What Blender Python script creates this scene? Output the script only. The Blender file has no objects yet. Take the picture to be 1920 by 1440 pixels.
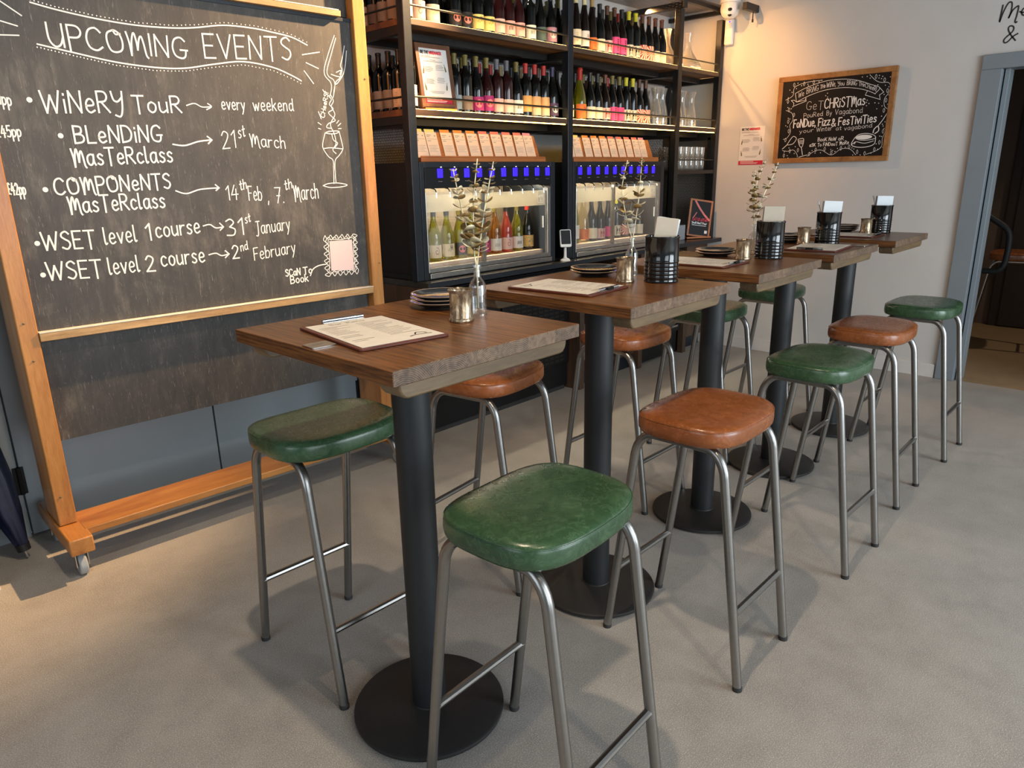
import bpy, bmesh, math, random
from mathutils import Vector, Matrix
random.seed(7)
sc = bpy.context.scene
col = sc.collection
pi = math.pi
def R(a): return math.radians(a)

# ------------------------------------------------------------------ camera
cam = bpy.data.cameras.new('camera'); camo = bpy.data.objects.new('camera', cam); col.objects.link(camo)
yaw, pitch, roll = 0.757948110, 0.285780595, -0.0199542282
fw = Vector((math.cos(pitch)*math.cos(yaw), math.cos(pitch)*math.sin(yaw), -math.sin(pitch)))
rt = Vector((math.sin(yaw), -math.cos(yaw), 0)); up = rt.cross(fw)
r2 = rt*math.cos(roll) + up*math.sin(roll); u2 = -rt*math.sin(roll) + up*math.cos(roll)
mw = Matrix((( r2.x, u2.x, -fw.x, 0), (r2.y, u2.y, -fw.y, 0), (r2.z, u2.z, -fw.z, 1.46), (0, 0, 0, 1)))
camo.matrix_world = mw
cam.sensor_width = 36.0; cam.lens = 1336.6123/1920*36.0; cam.clip_start = 0.02
sc.camera = camo

# ------------------------------------------------------------------ world, light, exposure
w = bpy.data.worlds.new('daylight'); sc.world = w; w.use_nodes = True
bg = w.node_tree.nodes['Background']; bg.inputs[0].default_value = (0.80, 0.90, 1.0, 1); bg.inputs[1].default_value = 0.20
def area(name, loc, target, sx, sy, power, colr, spread=180):
    l = bpy.data.lights.new(name, 'AREA'); l.shape = 'RECTANGLE'; l.size = sx; l.size_y = sy; l.energy = power; l.color = colr; l.spread = R(spread)
    o = bpy.data.objects.new(name, l); col.objects.link(o); o.location = loc
    o.rotation_euler = (Vector(target)-Vector(loc)).to_track_quat('-Z', 'Y').to_euler(); return o
def spot(name, loc, target, power, colr, ang=100, blend=.6, rad=.035):
    l = bpy.data.lights.new(name, 'SPOT'); l.energy = power; l.color = colr; l.spot_size = R(ang); l.spot_blend = blend; l.shadow_soft_size = rad
    o = bpy.data.objects.new(name, l); col.objects.link(o); o.location = loc
    o.rotation_euler = (Vector(target)-Vector(loc)).to_track_quat('-Z', 'Y').to_euler(); return o
COOL = (0.84, 0.93, 1.0); WARM = (1.0, 0.62, 0.30); WARM2 = (1.0, 0.80, 0.58)
area('window_daylight', (3.2, -3.3, 1.7), (3.2, 2, 0.9), 2.6, 2.6, 190, COOL)
area('window_daylight', (0.0, -3.3, 1.7), (0.6, 2, 0.9), 2.2, 2.6, 70, COOL)
area('window_daylight', (-2.6, 0.6, 1.8), (2, 1.6, 1.0), 2.0, 2.2, 30, COOL)
spot('ceiling_spot', (0.75, 1.0, 3.2), (0.6, 1.9, 0), 118, WARM2, 120)
spot('ceiling_spot', (0.9, -0.3, 3.2), (1.3, 0.6, 0), 55, WARM2, 120)
spot('ceiling_spot', (3.55, 2.25, 3.1), (1.60, 2.98, 1.60), 1450, WARM, 40, 1.0, .03)
spot('shelf_or_fill_spot', (3.0, 3.10, 3.2), (3.4, 2.3, 0.0), 45, WARM2, 62, .3)
spot('shelf_or_fill_spot', (4.98, 3.26, 2.60), (5.66, 2.80, 2.02), 95, (1.0, .50, .18), 120, .7, .02)
spot('shelf_or_fill_spot', (4.25, 2.93, 3.1), (5.66, 2.82, 1.9), 125, (1.0, .46, .14), 60, 1.0, .02)  # added fill with no real fixture, warms the end wall
spot('corridor_fill', (7.0, 0.2, 2.75), (6.6, 0.6, 0), 42, WARM2, 100)  # added unseen lamp that brightens the corridor floor
sc.view_settings.view_transform = 'Standard'; sc.view_settings.look = 'None'
sc.view_settings.gamma = 1.0; sc.view_settings.use_curve_mapping = False
sc.view_settings.exposure = 0.10
sc.cycles.use_denoising = True
sc.cycles.max_bounces = 8; sc.cycles.diffuse_bounces = 4; sc.cycles.glossy_bounces = 4; sc.cycles.transparent_max_bounces = 24
sc.cycles.caustics_reflective = False; sc.cycles.caustics_refractive = False
sc.cycles.sample_clamp_indirect = 6.0

# ------------------------------------------------------------------ materials
def nmat(name):
    m = bpy.data.materials.new(name); m.use_nodes = True
    nt = m.node_tree; b = nt.nodes['Principled BSDF']; return m, nt, b
def L(nt, a, b): nt.links.new(a, b)
def N(nt, t, **kw):
    n = nt.nodes.new(t)
    for k, v in kw.items(): setattr(n, k, v)
    return n
def mth(nt, op, a, b=None, c=None):
    n = N(nt, 'ShaderNodeMath', operation=op)
    for i, v in enumerate((a, b, c)):
        if v is None: continue
        if hasattr(v, 'node'): L(nt, v, n.inputs[i])
        else: n.inputs[i].default_value = v
    return n.outputs[0]
def rgb(c): return (c[0], c[1], c[2], 1)
def srgb(r, g, b):
    f = lambda v: (v/255/12.92) if v/255 <= .04045 else ((v/255+.055)/1.055)**2.4
    return (f(r), f(g), f(b))
def coords(nt, scale=(1,1,1), rnd=False):
    t = N(nt, 'ShaderNodeTexCoord'); mp = N(nt, 'ShaderNodeMapping'); mp.inputs['Scale'].default_value = scale
    if rnd:
        oi = N(nt, 'ShaderNodeObjectInfo'); va = N(nt, 'ShaderNodeVectorMath', operation='ADD')
        sc_ = mth(nt, 'MULTIPLY', oi.outputs['Random'], 37.0)
        L(nt, t.outputs['Object'], va.inputs[0]); L(nt, sc_, va.inputs[1]); L(nt, va.outputs[0], mp.inputs[0])
    else: L(nt, t.outputs['Object'], mp.inputs[0])
    return mp.outputs[0]
def noise(nt, vec, scale, detail=4, rough=.6, dist=0):
    n = N(nt, 'ShaderNodeTexNoise'); n.inputs['Scale'].default_value = scale; n.inputs['Detail'].default_value = detail
    n.inputs['Roughness'].default_value = rough; n.inputs['Distortion'].default_value = dist
    L(nt, vec, n.inputs['Vector']); return n.outputs['Fac']
def ramp(nt, fac, stops):
    r = N(nt, 'ShaderNodeValToRGB'); e = r.color_ramp.elements
    while len(e) < len(stops): e.new(.5)
    for i, (p, c) in enumerate(stops): e[i].position = p; e[i].color = rgb(c)
    L(nt, fac, r.inputs[0]); return r.outputs[0]
def bump(nt, b, h, strength=.2, dist=.01):
    n = N(nt, 'ShaderNodeBump'); n.inputs['Strength'].default_value = strength; n.inputs['Distance'].default_value = dist
    L(nt, h, n.inputs['Height']); L(nt, n.outputs[0], b.inputs['Normal'])
def mix(nt, fac, a, b_, op='MIX'):
    n = N(nt, 'ShaderNodeMix', data_type='RGBA', blend_type=op)
    for i, v in ((0, fac), (6, a), (7, b_)):
        if hasattr(v, 'node'): L(nt, v, n.inputs[i])
        else: n.inputs[i].default_value = v if i == 0 else rgb(v)
    return n.outputs[2]
def plain(name, c, rough=.5, metal=0, spec=.5, coat=0, var=.06, vscale=30, bmp=0):
    m, nt, b = nmat(name)
    f = noise(nt, coords(nt), vscale, 3)
    lo = tuple(x*(1-var*2) for x in c); hi = tuple(min(1, x*(1+var*2)) for x in c)
    L(nt, ramp(nt, f, [(.3, lo), (.7, hi)]), b.inputs['Base Color'])
    b.inputs['Roughness'].default_value = rough; b.inputs['Metallic'].default_value = metal
    b.inputs['Specular IOR Level'].default_value = spec; b.inputs['Coat Weight'].default_value = coat
    if bmp: bump(nt, b, f, bmp, .002)
    return m
def wood(name, dark, light, axis='y', rough=.45, scale=1.0, rings=14, coat=0, rnd=True, plank=0):
    m, nt, b = nmat(name)
    s = {'x': (.12, 1, 1), 'y': (1, .12, 1), 'z': (1, 1, .12)}[axis]
    v = coords(nt, tuple(q*scale for q in s), rnd)
    f1 = noise(nt, v, rings, 3, .55, .6); f2 = noise(nt, v, rings*7, 5, .7, .3); f3 = noise(nt, v, rings*26, 3, .6)
    f = mth(nt, 'ADD', mth(nt, 'MULTIPLY', f1, .55), mth(nt, 'ADD', mth(nt, 'MULTIPLY', f2, .30), mth(nt, 'MULTIPLY', f3, .15)))
    c = ramp(nt, f, [(.36, dark), (.5, tuple((a+d)/2 for a, d in zip(dark, light))), (.64, light)])
    if plank:
        t = N(nt, 'ShaderNodeTexCoord'); sp_ = N(nt, 'ShaderNodeSeparateXYZ'); L(nt, t.outputs['Object'], sp_.inputs[0])
        oi = N(nt, 'ShaderNodeObjectInfo'); q = mth(nt, 'FLOOR', mth(nt, 'ADD', mth(nt, 'MULTIPLY', sp_.outputs[0], 1/plank), mth(nt, 'MULTIPLY', oi.outputs['Random'], 50.0)))
        wn = N(nt, 'ShaderNodeTexWhiteNoise', noise_dimensions='1D'); L(nt, q, wn.inputs['W'])
        hs = N(nt, 'ShaderNodeHueSaturation'); L(nt, c, hs.inputs['Color']); L(nt, mth(nt, 'ADD', mth(nt, 'MULTIPLY', wn.outputs['Value'], .42), .79), hs.inputs['Value']); c = hs.outputs[0]
    L(nt, c, b.inputs['Base Color']); b.inputs['Roughness'].default_value = rough; b.inputs['Coat Weight'].default_value = coat
    b.inputs['Coat Roughness'].default_value = .25
    bump(nt, b, f2, .12, .002); return m
def emis(name, c, s):
    m, nt, b = nmat(name); b.inputs['Base Color'].default_value = rgb(c); b.inputs['Emission Color'].default_value = rgb(c); b.inputs['Emission Strength'].default_value = s
    b.inputs['Roughness'].default_value = .4
    return m
def thin_glass(name, tint=(1,1,1), refl=.9, body=None, bodyw=0):
    m, nt, b = nmat(name); out = nt.nodes['Material Output']
    tr = N(nt, 'ShaderNodeBsdfTransparent'); tr.inputs[0].default_value = rgb(tint)
    gl = N(nt, 'ShaderNodeBsdfGlossy'); gl.inputs['Roughness'].default_value = .03; gl.inputs[0].default_value = (1, 1, 1, 1)
    lw = N(nt, 'ShaderNodeLayerWeight'); lw.inputs[0].default_value = .35
    fc = mth(nt, 'ADD', mth(nt, 'MULTIPLY', lw.outputs['Facing'], refl*.55), .05)
    base = tr.outputs[0]
    if body:
        d0 = N(nt, 'ShaderNodeBsdfDiffuse'); d0.inputs[0].default_value = rgb(body); t0 = N(nt, 'ShaderNodeBsdfTranslucent'); t0.inputs[0].default_value = rgb(body); df = N(nt, 'ShaderNodeMixShader'); df.inputs[0].default_value = .55; L(nt, d0.outputs[0], df.inputs[1]); L(nt, t0.outputs[0], df.inputs[2])
        mx0 = N(nt, 'ShaderNodeMixShader'); mx0.inputs[0].default_value = bodyw; L(nt, base, mx0.inputs[1]); L(nt, df.outputs[0], mx0.inputs[2]); base = mx0.outputs[0]
    mx = N(nt, 'ShaderNodeMixShader'); L(nt, fc, mx.inputs[0]); L(nt, base, mx.inputs[1]); L(nt, gl.outputs[0], mx.inputs[2])
    L(nt, mx.outputs[0], out.inputs[0]); return m
def lattice(name, c, ax, ay, cw=.012, ch=.026, hole=.62, metal=.6, rough=.45):
    """expanded-metal sheet: diamond holes cut with alpha, in the panel's own plane"""
    m, nt, b = nmat(name)
    b.inputs['Base Color'].default_value = rgb(c); b.inputs['Metallic'].default_value = metal; b.inputs['Roughness'].default_value = rough
    t = N(nt, 'ShaderNodeTexCoord'); s = N(nt, 'ShaderNodeSeparateXYZ'); L(nt, t.outputs['Object'], s.inputs[0])
    a = mth(nt, 'MULTIPLY', s.outputs[ax], 1/cw); d = mth(nt, 'MULTIPLY', s.outputs[ay], 1/ch)
    p = mth(nt, 'ABSOLUTE', mth(nt, 'SUBTRACT', mth(nt, 'FRACT', mth(nt, 'ADD', a, d)), .5))
    q = mth(nt, 'ABSOLUTE', mth(nt, 'SUBTRACT', mth(nt, 'FRACT', mth(nt, 'SUBTRACT', a, d)), .5))
    mx = mth(nt, 'MAXIMUM', p, q)
    al = mth(nt, 'GREATER_THAN', mx, hole*.5)
    L(nt, al, b.inputs['Alpha']); return m
def leather(name, dark, light):
    m, nt, b = nmat(name); v = coords(nt, (1,1,1), True)
    f1 = noise(nt, v, 9, 5, .65, .8); f2 = noise(nt, v, 120, 3, .6); vo = N(nt, 'ShaderNodeTexVoronoi'); vo.inputs['Scale'].default_value = 420; L(nt, v, vo.inputs['Vector'])
    f3 = noise(nt, v, 30, 5, .65, 1.0)
    f = mth(nt, 'ADD', mth(nt, 'MULTIPLY', f1, .75), mth(nt, 'MULTIPLY', f3, .25))
    c = ramp(nt, f, [(.32, tuple(a*.75+d*.25 for a, d in zip(dark, light))), (.52, tuple(a*.5+d*.5 for a, d in zip(dark, light))), (.72, light)])
    vn = noise(nt, v, 22, 8, .72, 1.4); c = mix(nt, mth(nt, 'MULTIPLY', mth(nt, 'GREATER_THAN', mth(nt, 'SUBTRACT', .018, mth(nt, 'ABSOLUTE', mth(nt, 'SUBTRACT', vn, .56))), 0.0), .28), c, tuple(min(1, x*1.7+.03) for x in light))
    L(nt, c, b.inputs['Base Color']); b.inputs['Roughness'].default_value = .34; b.inputs['Specular IOR Level'].default_value = .55
    r = mth(nt, 'ADD', mth(nt, 'MULTIPLY', f3, .20), .18); L(nt, r, b.inputs['Roughness'])
    h = mth(nt, 'ADD', mth(nt, 'MULTIPLY', vo.outputs['Distance'], .35), mth(nt, 'MULTIPLY', f2, .6)); bump(nt, b, h, .12, .0015); return m

M = {}
# floor: seamless resin screed with fine light grit
m, nt, b = nmat('resin_floor'); v = coords(nt)
f1 = noise(nt, v, 1.1, 6, .6, .6); f2 = noise(nt, v, 7, 5, .7); f3 = noise(nt, v, 330, 2, .5)
base = ramp(nt, mth(nt, 'ADD', mth(nt, 'MULTIPLY', f1, .6), mth(nt, 'MULTIPLY', f2, .4)), [(.32, srgb(142, 137, 131)), (.5, srgb(161, 156, 149)), (.68, srgb(175, 170, 163))])
c = mix(nt, mth(nt, 'MULTIPLY', mth(nt, 'GREATER_THAN', f3, .60), .6), base, srgb(215, 208, 198))
c = mix(nt, mth(nt, 'MULTIPLY', mth(nt, 'LESS_THAN', f3, .39), .4), c, srgb(96, 92, 88))
L(nt, c, b.inputs['Base Color']); L(nt, mth(nt, 'ADD', mth(nt, 'MULTIPLY', f2, .25), .36), b.inputs['Roughness']); bump(nt, b, f3, .15, .002); M['floor'] = m
M['wall'] = plain('wall_paint', srgb(206, 203, 198), .7, var=.012, vscale=3)
M['ceil'] = plain('ceiling_dark', (.05, .05, .05), .8)
M['greywall'] = plain('grey_panel_paint', srgb(136, 145, 150), .45, var=.02, vscale=2)
M['frame_grey'] = plain('grey_frame_paint', srgb(128, 136, 141), .4, var=.02, vscale=4)
M['skirt'] = plain('white_skirting', srgb(216, 211, 205), .5, var=.01)
M['corr'] = plain('corridor_wall', srgb(120, 104, 92), .7, var=.04, vscale=3)
M['corrdoor'] = plain('corridor_door', srgb(62, 52, 46), .55, var=.05)
M['corrfloor'] = plain('corridor_floor', srgb(158, 132, 100), .5, var=.04, vscale=6)
M['black'] = plain('black_powder_coat', (.006, .006, .0065), .45, spec=.28, var=.1)
M['blackfine'] = plain('black_textured_steel', (.016, .015, .015), .5, var=.12, vscale=300, bmp=.15)
M['blackpole'] = plain('black_pole_paint', (.010, .012, .0135), .5, var=.05)
M['steel_dark'] = plain('dark_shelf_steel', (.022, .020, .018), .4, .35, var=.1)
M['bluesteel'] = plain('blue_black_steel', (.014, .018, .024), .38, .15, spec=.4, var=.1)
M['gun'] = plain('brushed_gunmetal', (.31, .30, .285), .30, 1.0, var=.02, vscale=60)
M['chrome'] = plain('chrome', (.75, .75, .75), .12, 1.0, var=.02)
M['rubber'] = plain('black_rubber', (.02, .02, .02), .7)
M['batten'] = wood('oak_batten', srgb(78, 62, 44), srgb(128, 106, 76), 'x', .42, 1.0, 10)
# oak top: long fibres, growth bands and a tone per plank; the plank ends show rings
def oak(name, dark, light, end):
    m, nt, b = nmat(name); t = N(nt, 'ShaderNodeTexCoord'); oi = N(nt, 'ShaderNodeObjectInfo')
    s = N(nt, 'ShaderNodeSeparateXYZ'); L(nt, t.outputs['Object'], s.inputs[0])
    pk = mth(nt, 'FLOOR', mth(nt, 'ADD', mth(nt, 'MULTIPLY', s.outputs[0], 1/.094), mth(nt, 'MULTIPLY', oi.outputs['Random'], 50.0)))
    wn = N(nt, 'ShaderNodeTexWhiteNoise', noise_dimensions='1D'); L(nt, pk, wn.inputs['W'])
    off = N(nt, 'ShaderNodeCombineXYZ'); L(nt, mth(nt, 'MULTIPLY', wn.outputs['Value'], .9), off.inputs[0]); L(nt, mth(nt, 'MULTIPLY', wn.outputs['Value'], 7.0), off.inputs[1])
    va = N(nt, 'ShaderNodeVectorMath', operation='ADD'); L(nt, t.outputs['Object'], va.inputs[0]); L(nt, off.outputs[0], va.inputs[1])
    mp = N(nt, 'ShaderNodeMapping'); mp.inputs['Scale'].default_value = (1, .9, 1) if end else (1, .055, 1); L(nt, va.outputs[0], mp.inputs[0]); v = mp.outputs[0]
    wd = noise(nt, v, 7, 3, .55)
    fib = noise(nt, v, 190, 3, .65); fib2 = noise(nt, v, 60, 4, .65, .3)
    s2 = N(nt, 'ShaderNodeSeparateXYZ'); L(nt, v, s2.inputs[0])
    if end:
        cx = mth(nt, 'SUBTRACT', mth(nt, 'FRACT', mth(nt, 'MULTIPLY', s.outputs[0], 1/.094)), mth(nt, 'MULTIPLY', wn.outputs['Value'], 1.4))
        zz = mth(nt, 'SUBTRACT', s.outputs[2], 1.045); xx = mth(nt, 'MULTIPLY', cx, .094)
        d = mth(nt, 'SQRT', mth(nt, 'ADD', mth(nt, 'MULTIPLY', xx, xx), mth(nt, 'MULTIPLY', zz, zz)))
        ring = mth(nt, 'SINE', mth(nt, 'ADD', mth(nt, 'MULTIPLY', d, 1500.0), mth(nt, 'MULTIPLY', wd, 12.0)))
        f = mth(nt, 'ADD', mth(nt, 'ADD', mth(nt, 'MULTIPLY', ring, .075), .24), mth(nt, 'MULTIPLY', fib2, .5))
    else:
        band = mth(nt, 'SINE', mth(nt, 'ADD', mth(nt, 'MULTIPLY', mth(nt, 'ADD', s2.outputs[0], mth(nt, 'MULTIPLY', s.outputs[2], 2.2)), 340.0), mth(nt, 'MULTIPLY', wd, 46.0)))
        f = mth(nt, 'ADD', mth(nt, 'ADD', mth(nt, 'MULTIPLY', band, .05), mth(nt, 'MULTIPLY', fib2, .45)), mth(nt, 'MULTIPLY', fib, .55))
    c = ramp(nt, f, [(.38, dark), (.5, tuple((a+d_)/2 for a, d_ in zip(dark, light))), (.62, light)])
    hs = N(nt, 'ShaderNodeHueSaturation'); L(nt, c, hs.inputs['Color']); L(nt, mth(nt, 'ADD', mth(nt, 'MULTIPLY', wn.outputs['Value'], .5 if end else .3), .76 if end else .86), hs.inputs['Value'])
    L(nt, hs.outputs[0], b.inputs['Base Color']); b.inputs['Roughness'].default_value = .55 if end else .36; b.inputs['Coat Weight'].default_value = 0 if end else .15; b.inputs['Coat Roughness'].default_value = .25
    bump(nt, b, fib, .12, .001); return m
M['table_top'] = oak('stained_oak_top', srgb(62, 34, 14), srgb(126, 79, 38), False)
M['table_end'] = oak('oak_end_grain', srgb(70, 53, 40), srgb(130, 106, 84), True)
M['honey'] = wood('varnished_honey_wood', srgb(146, 92, 40), srgb(198, 142, 76), 'z', .34, 1.0, 10, .3)
M['honeyx'] = wood('varnished_honey_wood_rail', srgb(138, 84, 34), srgb(188, 132, 68), 'x', .32, 1.0, 10, .35)
M['honeyy'] = wood('varnished_honey_wood_foot', srgb(142, 86, 38), srgb(190, 132, 68), 'y', .36, 1.0, 10, .3)
M['ledge'] = wood('worn_ledge_wood', srgb(132, 98, 56), srgb(196, 160, 110), 'x', .5, 1, 14)
M['whitewood'] = plain('white_painted_edge', srgb(214, 208, 198), .5, var=.08, vscale=60)
M['shelfwood'] = wood('dark_shelf_board', srgb(58, 42, 30), srgb(112, 78, 48), 'x', .5, 1, 12)
M['slatwood'] = wood('dark_walnut_panel', srgb(46, 34, 26), srgb(92, 68, 50), 'z', .5, 1, 14)
M['cardwood'] = wood('orange_card_holder_wood', srgb(150, 80, 34), srgb(196, 116, 56), 'x', .45, 1, 12)
M['signwood'] = wood('sign_frame_wood', srgb(120, 78, 38), srgb(176, 124, 70), 'x', .45, 1, 14)
M['walnutframe'] = wood('brown_frame_wood', srgb(84, 54, 34), srgb(126, 84, 54), 'z', .45, 1, 14)
m, nt, b = nmat('chalkboard_slate'); v = coords(nt); vs = coords(nt, (1, 1, .25))
f1 = noise(nt, v, 2.2, 6, .65, .8); f2 = noise(nt, vs, 26, 5, .7, .4); f3 = noise(nt, coords(nt, (9, 1, .8)), 18, 3, .7, 1.5)
f = mth(nt, 'ADD', mth(nt, 'MULTIPLY', f1, .55), mth(nt, 'MULTIPLY', f2, .45))
c = ramp(nt, f, [(.34, srgb(38, 37, 36)), (.52, srgb(58, 55, 52)), (.70, srgb(100, 95, 88))])
c = mix(nt, mth(nt, 'MULTIPLY', mth(nt, 'GREATER_THAN', f3, .64), .22), c, srgb(170, 165, 158))
L(nt, c, b.inputs['Base Color']); b.inputs['Roughness'].default_value = .55; M['slate'] = m
M['chalk'] = plain('chalk_white', srgb(228, 226, 222), .9, var=.03, vscale=200)
M['boardblack'] = plain('painted_black_board', (.006, .005, .005), .5, spec=.25)
M['paper'] = plain('menu_paper', srgb(226, 218, 204), .8, var=.02)
M['white'] = plain('white_plastic', srgb(226, 224, 220), .4, var=.01)
M['napkin'] = plain('white_napkin', srgb(222, 226, 228), .9, var=.02)
M['napkin2'] = plain('kraft_leaflet', srgb(178, 168, 152), .8, var=.02)
M['ink'] = plain('dark_ink', (.03, .028, .026), .7)
M['greyink'] = plain('grey_ink', srgb(150, 140, 132), .8)
M['red'] = plain('red_print', srgb(196, 40, 62), .6, var=.03)
M['pinkcard'] = plain('pale_pink_card', srgb(212, 190, 192), .7, var=.01)
M['clipwood'] = wood('red_brown_clipboard', srgb(74, 34, 26), srgb(106, 52, 38), 'y', .4, 1, 12)
M['leather_green'] = leather('green_leather', srgb(26, 52, 34), srgb(66, 96, 64))
M['leather_tan'] = leather('tan_leather', srgb(108, 56, 24), srgb(158, 92, 48))
M['plate'] = plain('dark_blue_grey_glaze', srgb(52, 56, 60), .12, coat=.6, var=.2, vscale=24)
M['platerim'] = plain('bare_clay_rim', srgb(150, 128, 110), .45, var=.1)
M['pot'] = plain('black_enamel_tin', (.004, .0045, .005), .12, coat=.7, var=.05)
m, nt, b = nmat('mercury_glass'); v = coords(nt, (1, 1, .5))
f = noise(nt, v, 42, 6, .75, 1.2)
L(nt, ramp(nt, f, [(.3, srgb(84, 66, 46)), (.5, srgb(158, 136, 108)), (.66, srgb(222, 212, 192))]), b.inputs['Base Color'])
b.inputs['Metallic'].default_value = .7; L(nt, mth(nt, 'ADD', mth(nt, 'MULTIPLY', f, .3), .08), b.inputs['Roughness']); M['mercury'] = m
M['wax'] = plain('candle_wax', srgb(226, 214, 190), .6)
M['gold'] = plain('gold_leaf_paint', srgb(160, 132, 84), .4, .6, var=.2, vscale=40)
M['goldpale'] = plain('pale_gold_leaf_paint', srgb(224, 214, 180), .45, .3, var=.12, vscale=40)
M['glass'] = thin_glass('clear_glass', (.97, .98, .98), 1.0)
M['glassware'] = thin_glass('warm_glow_glassware', (.96, .96, .95), 1.0, (.88, .84, .76), .22)  # clear glass with LED glow put into its warm milky body colour
M['rail'] = plain('black_rail_paint', (.006, .006, .006), .6, spec=.2)
M['pane'] = thin_glass('cooler_pane', (.96, .96, .95), .35)
M['frost'] = thin_glass('frosted_band', (.70, .66, .58), .15, (.70, .66, .56), .7)
M['bottle'] = plain('dark_wine_glass', (.003, .0035, .003), .09, spec=.6, var=.2)
M['bottle_brown'] = plain('brown_wine_glass', (.008, .004, .002), .09, spec=.6, var=.2)
M['bottle_red'] = plain('rose_red_wine', (.022, .004, .004), .09, spec=.6)
M['bottle_olive'] = thin_glass('olive_white_wine', (.60, .60, .06), .8, srgb(168, 164, 30), .46)
M['bottle_amber'] = thin_glass('amber_wine', (.66, .42, .06), .8, srgb(170, 116, 24), .46)
M['bottle_rose'] = thin_glass('rose_wine', (.80, .30, .20), .8, srgb(220, 92, 66), .50)
M['bottle_clear'] = thin_glass('pale_straw_wine', (.86, .80, .56), .8, srgb(200, 180, 130), .2)
M['screen'] = emis('blue_touch_screen', srgb(40, 20, 255), 2.2)
M['btn'] = emis('white_buttons', (.9, .9, .95), .6)
M['led'] = emis('warm_led', (1.0, .58, .10), 18)
M['ledup'] = emis('warm_led_uplight', (1.0, .60, .20), 40)
M['ledcool'] = emis('cooler_led', (1.0, .87, .62), 110)
M['coolerback'] = plain('cooler_back_panel', srgb(128, 116, 98), .4, .2, var=.1)
M['steel'] = plain('brushed_steel', (.46, .44, .41), .3, 1.0, var=.06)
M['worktop'] = plain('dark_metal_worktop', (.11, .095, .08), .26, .7, var=.12, vscale=14)
M['navy'] = plain('navy_nylon', srgb(22, 32, 58), .45, var=.1)
M['nylon'] = plain('black_nylon', (.012, .012, .014), .5)
M['lattice_v'] = lattice('expanded_metal_side', (.055, .045, .038), 1, 2)
M['lattice_warm'] = lattice('expanded_metal_end', (.12, .085, .055), 1, 2)
M['lattice_top'] = lattice('expanded_metal_canopy', (.26, .21, .16), 0, 1, .022, .05, .5)
M['greybox'] = plain('grey_card_box', srgb(150, 156, 160), .6, var=.01)
M['brick'] = plain('brown_render', srgb(92, 58, 40), .8, var=.25, vscale=80)
M['card'] = plain('tasting_card', srgb(238, 204, 176), .75, var=.015)
M['brass'] = plain('brass_dark', (.2, .15, .08), .4, .9)

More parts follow.
